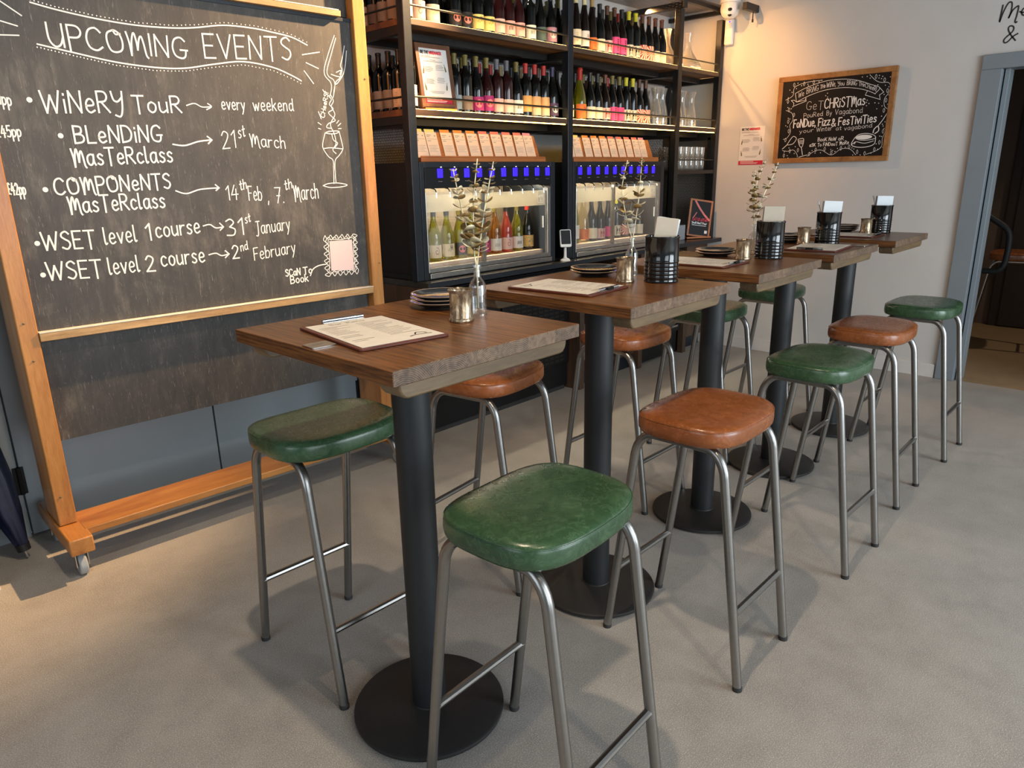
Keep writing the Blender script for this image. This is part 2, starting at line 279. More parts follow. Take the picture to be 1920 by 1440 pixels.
# ------------------------------------------------------------------ mesh helpers
class MB:
    def __init__(s): s.v = []; s.f = []; s.mi = []
    def add(s, vs, fs, mi=0):
        o = len(s.v); s.v += [tuple(p) for p in vs]; s.f += [tuple(i+o for i in f) for f in fs]; s.mi += [mi]*len(fs); return s
    def box(s, x0, x1, y0, y1, z0, z1, mi=0, mis=None):
        vs = [(x0,y0,z0),(x1,y0,z0),(x1,y1,z0),(x0,y1,z0),(x0,y0,z1),(x1,y0,z1),(x1,y1,z1),(x0,y1,z1)]
        fs = [(0,3,2,1),(4,5,6,7),(0,1,5,4),(1,2,6,5),(2,3,7,6),(3,0,4,7)]   # bottom top -y +x +y -x
        o = len(s.v); s.v += vs; s.f += [tuple(i+o for i in f) for f in fs]; s.mi += (mis or [mi]*6); return s
    def lathe(s, prof, n=24, c=(0,0,0), mi=0, a0=0, a1=2*pi):
        full = abs(a1-a0-2*pi) < 1e-6; k = n if full else n+1; vs = []; fs = []
        for r, z in prof:
            for i in range(k):
                a = a0+(a1-a0)*i/n; vs.append((c[0]+r*math.cos(a), c[1]+r*math.sin(a), c[2]+z))
        for j in range(len(prof)-1):
            for i in range(n):
                i2 = (i+1) % k
                fs.append((j*k+i, j*k+i2, (j+1)*k+i2, (j+1)*k+i))
        return s.add(vs, fs, mi)
    def cyl(s, p, q, r, n=14, r2=None, mi=0, cap=True):
        return s.tube([p, q], r, n, mi, [r, r if r2 is None else r2], cap)
    def tube(s, pts, r, n=10, mi=0, rad=None, cap=True):
        P = [Vector(p) for p in pts]; vs = []; fs = []; prev = None
        for i, p in enumerate(P):
            t = (P[min(i+1, len(P)-1)]-P[max(i-1, 0)]).normalized()
            if prev is None:
                a = Vector((0,0,1)) if abs(t.z) < .9 else Vector((1,0,0)); u = t.cross(a).normalized()
            else: u = (prev - t*prev.dot(t)).normalized()
            prev = u; vv = t.cross(u); rr = rad[i] if rad else r
            for k in range(n):
                a = 2*pi*k/n; vs.append(p+u*math.cos(a)*rr+vv*math.sin(a)*rr)
        for i in range(len(P)-1):
            for k in range(n):
                k2 = (k+1) % n; fs.append((i*n+k, i*n+k2, (i+1)*n+k2, (i+1)*n+k))
        if cap: fs.append(tuple(range(n-1, -1, -1))); fs.append(tuple((len(P)-1)*n+k for k in range(n)))
        return s.add(vs, fs, mi)
    def prism(s, poly, z0, z1, mi=0):
        n = len(poly); vs = [(x, y, z0) for x, y in poly]+[(x, y, z1) for x, y in poly]
        fs = [tuple(range(n-1, -1, -1)), tuple(range(n, 2*n))]+[(i, (i+1) % n, n+(i+1) % n, n+i) for i in range(n)]
        return s.add(vs, fs, mi)
    def build(s, name, mats, parent=None, loc=(0,0,0), rot=None, smooth=True, bevel=0, seg=2, ang=35):
        me = bpy.data.meshes.new(name); me.from_pydata(s.v, [], s.f); me.update()
        for m in (mats if isinstance(mats, (list, tuple)) else [mats]): me.materials.append(M[m] if isinstance(m, str) else m)
        me.polygons.foreach_set('material_index', s.mi)
        if smooth:
            me.polygons.foreach_set('use_smooth', [True]*len(me.polygons)); me.set_sharp_from_angle(angle=R(ang))
        o = bpy.data.objects.new(name, me); col.objects.link(o)
        if parent: o.parent = parent
        o.location = loc
        if rot: o.rotation_euler = rot
        if bevel:
            b = o.modifiers.new('bevel', 'BEVEL'); b.width = bevel; b.segments = seg; b.limit_method = 'ANGLE'; b.angle_limit = R(40)
        return o
def tag(o, label, cat, group=None, kind=None):
    o['label'] = label; o['category'] = cat
    if group: o['group'] = group
    if kind: o['kind'] = kind
    return o
def thing(name, label, cat, loc=(0,0,0), rz=0, group=None):
    o = bpy.data.objects.new(name, None); col.objects.link(o); o.location = loc; o.rotation_euler = (0,0,rz); o.empty_display_size = .05
    return tag(o, label, cat, group)
def struct(o): o['kind'] = 'structure'; return o
kids = {}
def dup(root, loc, rz=0, label=None, group=None):
    def cp(o, par):
        c = o.copy(); col.objects.link(c)
        if par: c.parent = par
        for ch in list(o.children): cp(ch, c)
        return c
    r = cp(root, None); r.location = loc; r.rotation_euler = (0,0,rz)
    if label: r['label'] = label
    if group: r['group'] = group
    return r
def rrect(w, h, r, n=5):
    out = []
    for cx, cy, a in ((w/2-r, h/2-r, 0), (-w/2+r, h/2-r, pi/2), (-w/2+r, -h/2+r, pi), (w/2-r, -h/2+r, 3*pi/2)):
        for i in range(n+1):
            t = a+pi/2*i/n; out.append((cx+r*math.cos(t), cy+r*math.sin(t)))
    return out
def arc_pts(c, u, v, r, a0, a1, n):
    c, u, v = Vector(c), Vector(u), Vector(v)
    return [c+u*(r*math.cos(a0+(a1-a0)*i/n))+v*(r*math.sin(a0+(a1-a0)*i/n)) for i in range(n+1)]

# ------------------------------------------------------------------ hand lettering: single-stroke glyphs turned into chalk ribbons
G = {}
for row in """A 70 0,0 35,100 70,0;14,36 56,36
B 60 0,0 0,100;~0,100 40,95 48,78 40,58 5,52;~5,52 45,48 58,28 45,6 0,0
C 70 ~66,82 45,100 15,88 2,50 12,12 42,0 68,16
D 66 0,0 0,100;~0,100 40,94 64,55 48,12 0,0
E 52 52,100 0,100 0,0 52,0;0,52 42,52
F 50 50,100 0,100 0,0;0,52 40,52
G 72 ~66,84 45,100 15,88 2,50 12,12 42,0 62,10 68,38;40,40 76,40
H 62 0,0 0,100;62,0 62,100;0,52 62,52
I 5 2,0 2,100
J 52 10,100 56,100;~34,100 34,30 26,-12 4,-10
K 60 0,0 0,100;58,100 2,45;14,56 60,0
L 50 0,100 0,0 50,0
^ 86 0,0 6,100 42,30 78,100 84,0
M 86 ~0,98 10,50 14,-8;~14,-8 22,60 36,98 44,60 46,20;~46,20 58,70 70,84 78,50 84,0 92,-14
N 66 0,0 4,100 60,0 66,100
O 74 ~37,100 8,84 2,48 14,8 40,0 66,14 72,52 60,88 37,100 46,82 66,86
P 56 2,-14 0,100;~0,100 40,98 56,75 42,50 2,46
R 62 0,0 0,100;~0,100 40,98 54,76 40,54 2,50;20,50 62,0
S 56 ~52,86 34,100 10,90 6,72 26,56 48,42 52,20 32,0 4,10
T 66 0,100 66,100;33,100 33,-8
U 64 ~0,100 2,30 24,0 48,10 62,45;62,100 62,0
V 64 0,100 32,0 64,100
W 96 0,100 22,0 48,80 70,0 96,100
Y 62 ~0,100 10,60 32,52 56,70;~62,100 54,20 38,-20 10,-14
a 54 ~48,55 30,64 6,50 4,18 20,0 40,12 48,45;~48,62 48,20 58,0
b 50 0,100 0,0;~0,40 20,62 44,52 48,24 30,0 0,8
c 46 ~44,52 26,64 6,50 4,18 22,0 46,10
d 54 ~46,50 28,62 6,50 4,16 22,0 42,14;~48,100 48,20 56,0
e 50 ~4,32 44,36 40,58 22,64 6,46 6,16 24,0 48,10
f 40 ~44,92 28,100 18,80 16,0;4,56 36,56
g 50 ~46,50 28,62 6,50 4,20 22,6 42,20;~48,60 48,0 38,-30 12,-24
h 50 0,100 0,0;~0,40 20,62 40,54 44,0
i 7 3,60 3,0;3,82 3,87
k 48 0,100 0,0;42,62 2,28;14,38 46,0
l 18 ~2,100 2,20 8,0 18,6
m 84 ~0,98 10,50 14,-8;~14,-8 22,60 36,98 44,60 46,20;~46,20 58,70 70,84 78,50 84,0 92,-14
n 50 0,62 0,0;~0,40 18,62 40,54 44,0
o 50 ~25,63 6,50 4,18 24,0 44,14 46,46 25,63
p 50 0,62 0,-38;~0,42 20,63 44,50 44,18 22,0 2,12
r 38 0,62 0,0;~0,36 14,58 36,60
s 42 ~40,54 22,64 6,52 14,38 34,26 38,10 20,0 2,8
t 40 18,92 18,10;~18,10 24,0 38,6;0,62 38,62
u 50 ~0,62 2,16 18,0 38,12;46,62 46,0
v 46 0,62 22,0 46,62
w 70 0,62 18,0 34,50 50,0 70,62
x 46 0,62 46,0;46,62 0,0
y 48 0,62 22,8;~46,62 26,0 8,-36
z 46 0,62 44,62 0,0 46,0
1 26 0,76 24,100 24,0
2 54 ~4,78 22,100 48,84 40,52 2,0;2,0 54,0
3 52 ~4,90 28,100 46,78 22,54;~22,54 50,36 40,4 2,6
4 58 30,100 0,34 58,34;42,72 38,-4
5 52 48,100 8,100 6,56;~6,56 36,62 52,34 34,2 2,6
7 54 0,100 52,100 18,0;14,48 44,48
9 50 ~44,76 28,100 6,84 8,60 30,56 44,76;44,80 42,0
£ 56 ~52,88 34,100 18,84 22,40 4,2;~4,2 28,8 54,2;4,48 44,48
! 7 3,100 3,32;3,8 3,0
, 8 4,6 0,-16
. 5 2,5 2,0
& 66 ~64,34 30,0 4,14 8,36 40,66 38,92 22,100 14,80 34,36 66,0""".split('\n'):
    ch, wd, st = row.split(' ', 2); S = []
    for s in st.split(';'):
        sm = s[0] == '~'; S.append((sm, [tuple(float(q)/100 for q in p.split(',')) for p in s.lstrip('~').split()]))
    G[ch] = (float(wd)/100, S)
def smooth(pts, k=5):
    if len(pts) < 3: return pts
    out = []; P = [pts[0]]+list(pts)+[pts[-1]]
    for i in range(1, len(P)-2):
        p0, p1, p2, p3 = P[i-1], P[i], P[i+1], P[i+2]
        for j in range(k):
            t = j/k
            out.append(tuple(.5*((2*p1[d])+(-p0[d]+p2[d])*t+(2*p0[d]-5*p1[d]+4*p2[d]-p3[d])*t*t+(-p0[d]+3*p1[d]-3*p2[d]+p3[d])*t**3) for d in (0,1)))
    return out+[pts[-1]]
class Ink:
    """flat strokes on a plane: origin o, axes u (right) and v (up)"""
    def __init__(s, o, u, v): s.o, s.u, s.v = Vector(o), Vector(u), Vector(v); s.mb = MB(); s.k = 0
    def stroke(s, pts, wd):
        n = len(pts); A = []; B = []
        s.k += 1; lift = s.u.cross(s.v).normalized()*(.00002*(s.k % 9))
        for i in range(n):
            a = pts[max(i-1, 0)]; c = pts[min(i+1, n-1)]; dx, dy = c[0]-a[0], c[1]-a[1]; l = math.hypot(dx, dy) or 1e-9; dx, dy = dx/l, dy/l
            x, y = pts[i]
            if i == 0: x -= dx*wd*.4; y -= dy*wd*.4
            if i == n-1: x += dx*wd*.4; y += dy*wd*.4
            A.append((x-dy*wd/2, y+dx*wd/2)); B.append((x+dy*wd/2, y-dx*wd/2))
        vs = [s.o+s.u*p[0]+s.v*p[1]+lift for p in A+B]
        s.mb.add(vs, [(i+n, i+1+n, i+1, i) for i in range(n-1)])
    def line(s, pts, wd, sm=1):
        if sm: s.stroke(smooth(pts), wd)
        else:
            for i in range(len(pts)-1): s.stroke(pts[i:i+2], wd)
    def word(s, t, x0, y0, x1, y1, h, wd, slant=.0):
        gap = .20; tot = sum(G[c][0] for c in t)+gap*(len(t)-1); W_ = math.hypot(x1-x0, y1-y0); k = W_/tot/h if len(t) > 1 else min(1, W_/tot/h); adv = 0
        ex, ey = (x1-x0)/W_, (y1-y0)/W_
        for c in t:
            for sm, P in G[c][1]:
                q = []
                for gx, gy in P:
                    a = (adv+gx)*h*k+slant*gy*h; q.append((x0+ex*a, y0+ey*a+gy*h))
                s.line(q, wd, sm)
            adv += G[c][0]+gap
        return s
    def dot(s, p, r, n=8):
        s.k += 1; lift = s.u.cross(s.v).normalized()*(.00002*(s.k % 9))
        s.mb.add([s.o+s.u*(p[0]+r*math.cos(2*pi*i/n))+s.v*(p[1]+r*math.sin(2*pi*i/n))+lift for i in range(n)], [tuple(range(n))])
    def rect(s, x0, x1, y0, y1):
        s.k += 1; lift = s.u.cross(s.v).normalized()*(.00002*(s.k % 9))
        s.mb.add([s.o+s.u*x+s.v*y+lift for x, y in ((x0,y0),(x1,y0),(x1,y1),(x0,y1))], [(0,1,2,3)])
    def build(s, name, mat, parent=None): return s.mb.build(name, mat, parent, smooth=False)

# ------------------------------------------------------------------ traced chalk strokes, in metres on each board
WORDS= [('UPCOMING',0.277,1.92,0.748,1.919,0.074,0.0062),('EVENTS',0.818,1.929,1.195,1.954,0.087,0.0062),('WiNeRY',0.218,1.699,0.485,1.712,0.072,0.0062),('TouR',0.518,1.713,0.696,1.72,0.059,0.0062),('BLeNDiNG',0.302,1.599,0.606,1.61,0.059,0.0062),('masTeRclass',0.282,1.521,0.635,1.534,0.059,0.0062),('COMPONeNTS',0.207,1.421,0.613,1.434,0.056,0.0062),('masTeRclass',0.242,1.355,0.58,1.361,0.058,0.0062),('WSET',0.136,1.229,0.308,1.226,0.063,0.0062),('level',0.341,1.234,0.455,1.237,0.062,0.0056),('1',0.493,1.238,0.513,1.238,0.063,0.0062),('course',0.529,1.246,0.703,1.254,0.06,0.006),('WSET',0.133,1.121,0.313,1.115,0.064,0.0062),('level',0.338,1.12,0.447,1.121,0.063,0.0056),('2',0.473,1.118,0.509,1.117,0.06,0.0062),('course',0.532,1.132,0.706,1.134,0.061,0.006),('every',0.86,1.739,0.959,1.74,0.045,0.0042),('weekend',0.996,1.74,1.18,1.747,0.048,0.0042),('21',0.842,1.585,0.9,1.591,0.067,0.0042),('st',0.916,1.627,0.946,1.637,0.046,0.004),('March',0.965,1.598,1.125,1.589,0.049,0.0042),('14',0.833,1.379,0.884,1.383,0.057,0.0042),('th',0.895,1.417,0.926,1.425,0.04,0.004),('Feb',0.93,1.375,0.988,1.373,0.058,0.0042),(',',1.015,1.364,1.022,1.364,0.066,0.0042),('7.',1.051,1.359,1.09,1.359,0.065,0.0042),('th',1.1,1.412,1.137,1.422,0.042,0.004),('March',1.141,1.366,1.264,1.373,0.066,0.0042),('31',0.813,1.231,0.888,1.234,0.069,0.0055),('st',0.9,1.279,0.925,1.287,0.036,0.004),('January',0.943,1.23,1.105,1.241,0.054,0.0042),('2',0.826,1.136,0.871,1.137,0.054,0.0055),('nd',0.866,1.164,0.898,1.17,0.036,0.004),('February',0.922,1.12,1.12,1.137,0.052,0.0042),('SCaN',1.06,1.034,1.133,1.034,0.03,0.005),('To',1.149,1.035,1.193,1.036,0.03,0.005),('Book',1.081,0.998,1.17,1.0,0.033,0.005),('£9pp',0.073,1.725,0.129,1.718,0.038,0.0045),('£45pp',0.066,1.615,0.139,1.619,0.036,0.0045),('£42pp',0.065,1.427,0.118,1.425,0.038,0.0045)]
LINES= [(0.006,1,[(0.242,2.052),(0.324,2.038),(0.444,2.025),(0.574,2.019),(0.701,2.024),(0.791,2.035),(0.91,2.057),(1.032,2.06),(1.117,2.054),(1.205,2.044),(1.276,2.02)]),(0.006,1,[(0.24,1.922),(0.361,1.903),(0.486,1.885),(0.622,1.878),(0.732,1.884),(0.85,1.908),(0.974,1.928),(1.101,1.917),(1.187,1.891),(1.231,1.872)]),(0.005,0,[(0.155,2.044),(0.209,2.007)]),(0.005,0,[(0.134,1.986),(0.191,1.973)]),(0.005,0,[(0.125,1.939),(0.19,1.944)]),(0.005,0,[(1.248,1.979),(1.333,1.997)]),(0.005,0,[(1.263,1.948),(1.321,1.929)]),(0.005,0,[(1.25,1.914),(1.29,1.865)]),(0.005,1,[(0.719,1.747),(0.751,1.756),(0.78,1.744),(0.816,1.747)]),(0.005,1,[(0.804,1.758),(0.818,1.747),(0.797,1.735)]),(0.0065,1,[(0.645,1.6),(0.69,1.596),(0.746,1.612),(0.8,1.619)]),(0.0065,0,[(0.785,1.632),(0.802,1.619),(0.786,1.605)]),(0.006,1,[(0.63,1.423),(0.67,1.411),(0.727,1.426),(0.804,1.43)]),(0.006,0,[(0.792,1.443),(0.806,1.43),(0.792,1.42)]),(0.006,1,[(0.719,1.28),(0.747,1.284),(0.77,1.269),(0.802,1.271)]),(0.006,0,[(0.789,1.287),(0.803,1.271),(0.787,1.258)]),(0.006,1,[(0.726,1.161),(0.756,1.165),(0.779,1.153),(0.809,1.157)]),(0.006,0,[(0.797,1.172),(0.812,1.157),(0.794,1.143)]),(0.006,1,[(1.183,1.024),(1.199,1.052),(1.231,1.066),(1.271,1.069)]),(0.0042,1,[(1.326,1.658),(1.309,1.611),(1.311,1.587),(1.334,1.555),(1.356,1.536),(1.352,1.474),(1.35,1.435)]),(0.0042,1,[(1.4,1.667),(1.411,1.612),(1.411,1.586),(1.389,1.56),(1.366,1.536),(1.361,1.474),(1.361,1.439)]),(0.0042,1,[(1.326,1.658),(1.345,1.665),(1.376,1.668),(1.4,1.667),(1.385,1.658),(1.354,1.655),(1.326,1.658)]),(0.0042,1,[(1.311,1.59),(1.348,1.594),(1.409,1.59)]),(0.0042,1,[(1.292,1.427),(1.321,1.436),(1.373,1.437),(1.42,1.428),(1.392,1.42),(1.33,1.418),(1.292,1.427)]),(0.0042,1,[(1.416,2.073),(1.38,2.0),(1.351,1.933),(1.352,1.901),(1.377,1.875),(1.378,1.846),(1.364,1.812)]),(0.0042,1,[(1.422,2.063),(1.388,1.984),(1.364,1.926),(1.369,1.901),(1.394,1.886),(1.397,1.859),(1.384,1.813)]),(0.0042,1,[(1.464,2.035),(1.448,1.982),(1.436,1.951),(1.441,1.932),(1.427,1.898),(1.403,1.877),(1.388,1.83)]),(0.0042,1,[(1.473,2.015),(1.462,1.958),(1.447,1.916),(1.419,1.881),(1.404,1.869)]),(0.0042,1,[(1.384,1.91),(1.409,1.904),(1.436,1.902)]),(0.0042,1,[(1.411,1.92),(1.436,1.93),(1.428,1.912)]),(0.0042,1,[(1.359,1.82),(1.373,1.803),(1.361,1.782),(1.379,1.763),(1.353,1.746),(1.373,1.726),(1.384,1.713),(1.348,1.699),(1.337,1.682),(1.36,1.679)]),(0.0042,1,[(1.371,1.824),(1.383,1.797),(1.37,1.773),(1.385,1.739),(1.358,1.696),(1.374,1.654),(1.378,1.612),(1.359,1.586),(1.374,1.569)]),(0.0042,1,[(1.36,1.654),(1.367,1.628),(1.387,1.615),(1.368,1.594)]),(0.004,0,[(1.302,1.748),(1.313,1.718)]),(0.004,0,[(1.295,1.702),(1.31,1.693)]),(0.004,0,[(1.295,1.677),(1.306,1.674)]),(0.004,0,[(1.403,1.714),(1.391,1.702)]),(0.004,0,[(1.412,1.702),(1.396,1.69)]),(0.004,0,[(1.412,1.68),(1.397,1.678)]),(0.004,0,[(1.334,1.842),(1.34,1.832)]),(0.004,0,[(1.345,1.836),(1.348,1.828)]),(0.004,1,[(1.287,1.186),(1.298,1.193),(1.308,1.179),(1.318,1.186),(1.329,1.192),(1.339,1.178),(1.35,1.185),(1.36,1.191),(1.371,1.177),(1.382,1.184),(1.392,1.191),(1.403,1.176),(1.414,1.184),(1.425,1.19),(1.436,1.183),(1.444,1.171),(1.426,1.161),(1.434,1.149),(1.442,1.138),(1.425,1.127),(1.433,1.116),(1.441,1.104),(1.423,1.094),(1.432,1.082),(1.44,1.07),(1.422,1.06),(1.431,1.048),(1.438,1.036),(1.43,1.025),(1.419,1.018),(1.408,1.033),(1.397,1.026),(1.386,1.019),(1.375,1.034),(1.365,1.026),(1.354,1.02),(1.344,1.034),(1.333,1.027),(1.323,1.02),(1.312,1.035),(1.302,1.027),(1.292,1.021),(1.281,1.028),(1.273,1.04),(1.29,1.05),(1.282,1.062),(1.275,1.074),(1.291,1.084),(1.283,1.096),(1.276,1.108),(1.293,1.118),(1.285,1.13),(1.278,1.142),(1.294,1.152),(1.286,1.164),(1.279,1.175),(1.287,1.186)]),(0.004,1,[(1.278,1.202),(1.287,1.186),(1.298,1.193),(1.308,1.201),(1.318,1.185),(1.328,1.192),(1.339,1.2),(1.348,1.184),(1.359,1.191),(1.37,1.2),(1.379,1.184),(1.39,1.191),(1.401,1.199),(1.411,1.183),(1.422,1.19),(1.432,1.198),(1.453,1.189),(1.433,1.179),(1.441,1.168),(1.451,1.156),(1.432,1.146),(1.44,1.135),(1.45,1.124),(1.43,1.114),(1.438,1.102),(1.448,1.091),(1.429,1.081),(1.437,1.069),(1.447,1.057),(1.427,1.047),(1.436,1.036),(1.445,1.024),(1.435,1.005),(1.424,1.021),(1.414,1.015),(1.403,1.006),(1.393,1.022),(1.382,1.015),(1.372,1.007),(1.361,1.023),(1.351,1.016),(1.341,1.008),(1.33,1.024),(1.32,1.017),(1.31,1.009),(1.3,1.025),(1.29,1.018),(1.28,1.01),(1.26,1.019),(1.279,1.029),(1.271,1.04),(1.262,1.052),(1.28,1.062),(1.273,1.073),(1.263,1.085),(1.282,1.095),(1.274,1.107),(1.265,1.118),(1.283,1.128),(1.275,1.139),(1.267,1.151),(1.285,1.161),(1.277,1.172),(1.268,1.183),(1.278,1.202)]),(0.0035,1,[(1.293,1.182),(1.326,1.18),(1.36,1.177),(1.394,1.18),(1.43,1.178),(1.427,1.141),(1.424,1.104),(1.427,1.067),(1.423,1.028),(1.389,1.03),(1.355,1.032),(1.321,1.029),(1.286,1.031),(1.289,1.069),(1.292,1.106),(1.29,1.143),(1.293,1.182)])]
DOTS= [(0.244,2.06),(0.255,2.058),(0.267,2.056),(0.279,2.054),(0.291,2.052),(0.303,2.05),(0.315,2.048),(0.327,2.047),(0.34,2.045),(0.353,2.044),(0.365,2.043),(0.378,2.041),(0.391,2.04),(0.404,2.039),(0.417,2.037),(0.43,2.036),(0.444,2.035),(0.457,2.034),(0.471,2.033),(0.485,2.033),(0.499,2.032),(0.513,2.031),(0.527,2.03),(0.541,2.03),(0.556,2.029),(0.57,2.028),(0.585,2.028),(0.6,2.029),(0.615,2.03),(0.631,2.03),(0.646,2.031),(0.662,2.032),(0.677,2.032),(0.693,2.033),(0.709,2.034),(0.725,2.036),(0.742,2.038),(0.758,2.041),(0.775,2.043),(0.792,2.045),(0.809,2.048),(0.826,2.051),(0.843,2.054),(0.86,2.058),(0.878,2.061),(0.896,2.064),(0.913,2.067),(0.931,2.068),(0.948,2.068),(0.966,2.069),(0.984,2.069),(1.002,2.069),(1.021,2.07),(1.039,2.07),(1.057,2.069),(1.075,2.067),(1.093,2.066),(1.112,2.065),(1.13,2.063),(1.149,2.061),(1.167,2.059),(1.186,2.057),(1.205,2.054),(1.222,2.049),(1.24,2.043),(1.257,2.037),(1.275,2.032),(0.238,1.912),(0.249,1.911),(0.259,1.909),(0.27,1.907),(0.28,1.906),(0.291,1.904),(0.302,1.902),(0.313,1.9),(0.324,1.899),(0.335,1.897),(0.346,1.895),(0.357,1.893),(0.368,1.892),(0.379,1.89),(0.39,1.888),(0.402,1.887),(0.413,1.885),(0.425,1.883),(0.436,1.881),(0.448,1.88),(0.46,1.878),(0.472,1.876),(0.484,1.874),(0.496,1.874),(0.509,1.873),(0.521,1.872),(0.534,1.872),(0.546,1.871),(0.559,1.87),(0.572,1.869),(0.585,1.869),(0.598,1.868),(0.611,1.867),(0.625,1.867),(0.638,1.868),(0.652,1.869),(0.666,1.869),(0.68,1.87),(0.694,1.871),(0.708,1.872),(0.722,1.873),(0.736,1.874),(0.751,1.877),(0.766,1.88),(0.78,1.883),(0.795,1.886),(0.81,1.889),(0.825,1.892),(0.84,1.895),(0.856,1.898),(0.871,1.9),(0.886,1.903),(0.902,1.905),(0.918,1.907),(0.933,1.91),(0.949,1.912),(0.965,1.915),(0.981,1.915),(0.996,1.914),(1.012,1.913),(1.027,1.911),(1.043,1.91),(1.059,1.908),(1.075,1.907),(1.091,1.906),(1.107,1.903),(1.122,1.898),(1.137,1.893),(1.152,1.889),(1.167,1.884),(1.183,1.879),(1.197,1.873),(1.212,1.867),(1.227,1.861)]
BUL= [(0.184,1.74),(0.259,1.624),(0.179,1.44),(0.121,1.255),(0.119,1.142)]
CW= [('We',2.331,1.967,2.291,1.98,0.036,0.0042),('BRiNG',2.272,1.99,2.188,2.008,0.038,0.0042),('THe',2.175,2.017,2.139,2.022,0.025,0.0045),('WiNe,',2.131,2.021,2.066,2.026,0.035,0.0045),('You',2.053,2.028,2.007,2.026,0.027,0.0045),('BRiNG',1.989,2.026,1.921,2.018,0.03,0.0045),('THe',1.907,2.015,1.867,2.003,0.025,0.0045),('CHeeR!',1.863,2.0,1.785,1.966,0.029,0.0045),('GeT',2.264,1.879,2.142,1.875,0.057,0.004),('CHRiSTmas',2.132,1.879,1.853,1.885,0.064,0.0085),('PouRed',2.278,1.823,2.138,1.83,0.031,0.0042),('By',2.111,1.831,2.074,1.831,0.031,0.0042),('Vagabond',2.051,1.832,1.862,1.833,0.035,0.0042),('FoNDue,',2.348,1.757,2.185,1.762,0.056,0.0095),('Fizz',2.163,1.759,2.081,1.765,0.052,0.0095),('&',2.068,1.752,2.04,1.753,0.051,0.009),('FesTiviTies',2.019,1.757,1.764,1.766,0.051,0.0095),('your',2.299,1.716,2.194,1.723,0.026,0.0042),('Winter',2.173,1.721,2.061,1.726,0.031,0.0042),('at',2.033,1.723,1.995,1.725,0.026,0.0042),('vagabond',1.974,1.72,1.787,1.731,0.028,0.0042),('BooK',2.156,1.653,2.09,1.652,0.025,0.006),('NoW',2.077,1.653,2.024,1.652,0.025,0.006),('oR',2.008,1.653,1.972,1.654,0.025,0.006),('aSK',2.214,1.617,2.17,1.618,0.022,0.006),('To',2.154,1.617,2.127,1.617,0.022,0.006),('FiND',2.113,1.618,2.06,1.618,0.023,0.006),('ouT',2.055,1.618,2.01,1.619,0.023,0.006),('MoRe',1.997,1.621,1.933,1.625,0.024,0.006)]
CL= [(0.004,1,[(2.356,2.0),(2.274,2.034),(2.148,2.065),(2.024,2.068),(1.922,2.051),(1.829,2.016),(1.766,1.989),(1.793,1.95)]),(0.004,1,[(2.342,1.939),(2.247,1.978),(2.142,2.004),(2.018,2.011),(1.916,1.997),(1.844,1.976),(1.79,1.95)]),(0.004,0,[(2.356,2.0),(2.342,1.939),(2.277,1.947),(2.272,1.962)]),(0.004,0,[(2.342,1.939),(2.36,1.954),(2.383,1.953),(2.361,1.933),(2.362,1.912),(2.27,1.94),(2.275,1.96)]),(0.004,0,[(1.766,1.989),(1.736,1.957),(1.762,1.941),(1.754,1.911),(1.856,1.948),(1.844,1.976)]),(0.0035,1,[(2.426,1.959),(2.374,1.986),(2.368,2.037),(2.331,2.059),(2.256,2.072),(2.171,2.074)]),(0.0035,1,[(2.416,1.885),(2.368,1.861),(2.358,1.813),(2.378,1.777),(2.368,1.729),(2.392,1.687),(2.42,1.678)]),(0.0035,1,[(1.841,2.079),(1.798,2.039),(1.762,2.022),(1.714,2.017),(1.697,1.987),(1.706,1.946),(1.726,1.914),(1.72,1.865),(1.688,1.839)]),(0.0035,1,[(1.692,1.709),(1.709,1.651),(1.708,1.602),(1.739,1.573),(1.805,1.55)]),(0.0035,1,[(2.227,1.548),(2.175,1.583),(2.121,1.589),(2.048,1.553),(1.984,1.592),(1.921,1.59),(1.876,1.548)]),(0.0035,1,[(2.419,1.597),(2.378,1.59),(2.333,1.597),(2.304,1.566),(2.299,1.545)]),(0.005,1,[(1.894,1.667),(1.866,1.688),(1.811,1.691),(1.765,1.676),(1.758,1.656),(1.811,1.646),(1.867,1.651),(1.894,1.667)]),(0.006,1,[(1.894,1.667),(1.914,1.62),(1.871,1.601),(1.806,1.601),(1.759,1.619),(1.754,1.663)]),(0.005,1,[(1.881,1.639),(1.824,1.626),(1.766,1.639)]),(0.006,1,[(1.912,1.62),(1.886,1.639),(1.894,1.624)]),(0.008,1,[(1.775,1.694),(1.77,1.718),(1.748,1.736),(1.74,1.707),(1.762,1.688)]),(0.006,0,[(1.746,1.739),(1.719,1.779),(1.694,1.825)]),(0.005,1,[(2.306,1.673),(2.291,1.63),(2.275,1.616),(2.265,1.631),(2.264,1.676),(2.306,1.673)]),(0.006,0,[(2.275,1.616),(2.261,1.56)]),(0.005,0,[(2.288,1.544),(2.228,1.559)]),(0.005,1,[(2.388,1.636),(2.363,1.675),(2.342,1.696),(2.318,1.679),(2.343,1.642),(2.388,1.636)]),(0.006,0,[(2.388,1.636),(2.42,1.608)]),(0.005,1,[(2.302,1.662),(2.266,1.663)]),(0.005,1,[(2.298,1.651),(2.266,1.653)]),(0.005,1,[(2.294,1.641),(2.267,1.642)])]
LEAF= [(2.37,2.06),(2.296,2.061),(2.226,2.065),(2.407,1.947),(2.353,1.849),(2.392,1.804),(2.382,1.735),(2.402,1.672),(1.798,2.063),(1.74,2.036),(1.713,1.965),(1.715,1.903),(1.721,1.837),(1.71,1.7),(1.726,1.627),(1.754,1.581),(1.816,1.556),(2.212,1.563),(2.165,1.593),(2.1,1.596),(2.05,1.569),(1.984,1.597),(1.928,1.605),(1.868,1.568),(2.361,1.59),(2.404,1.559),(2.299,1.595),(2.394,1.888)]
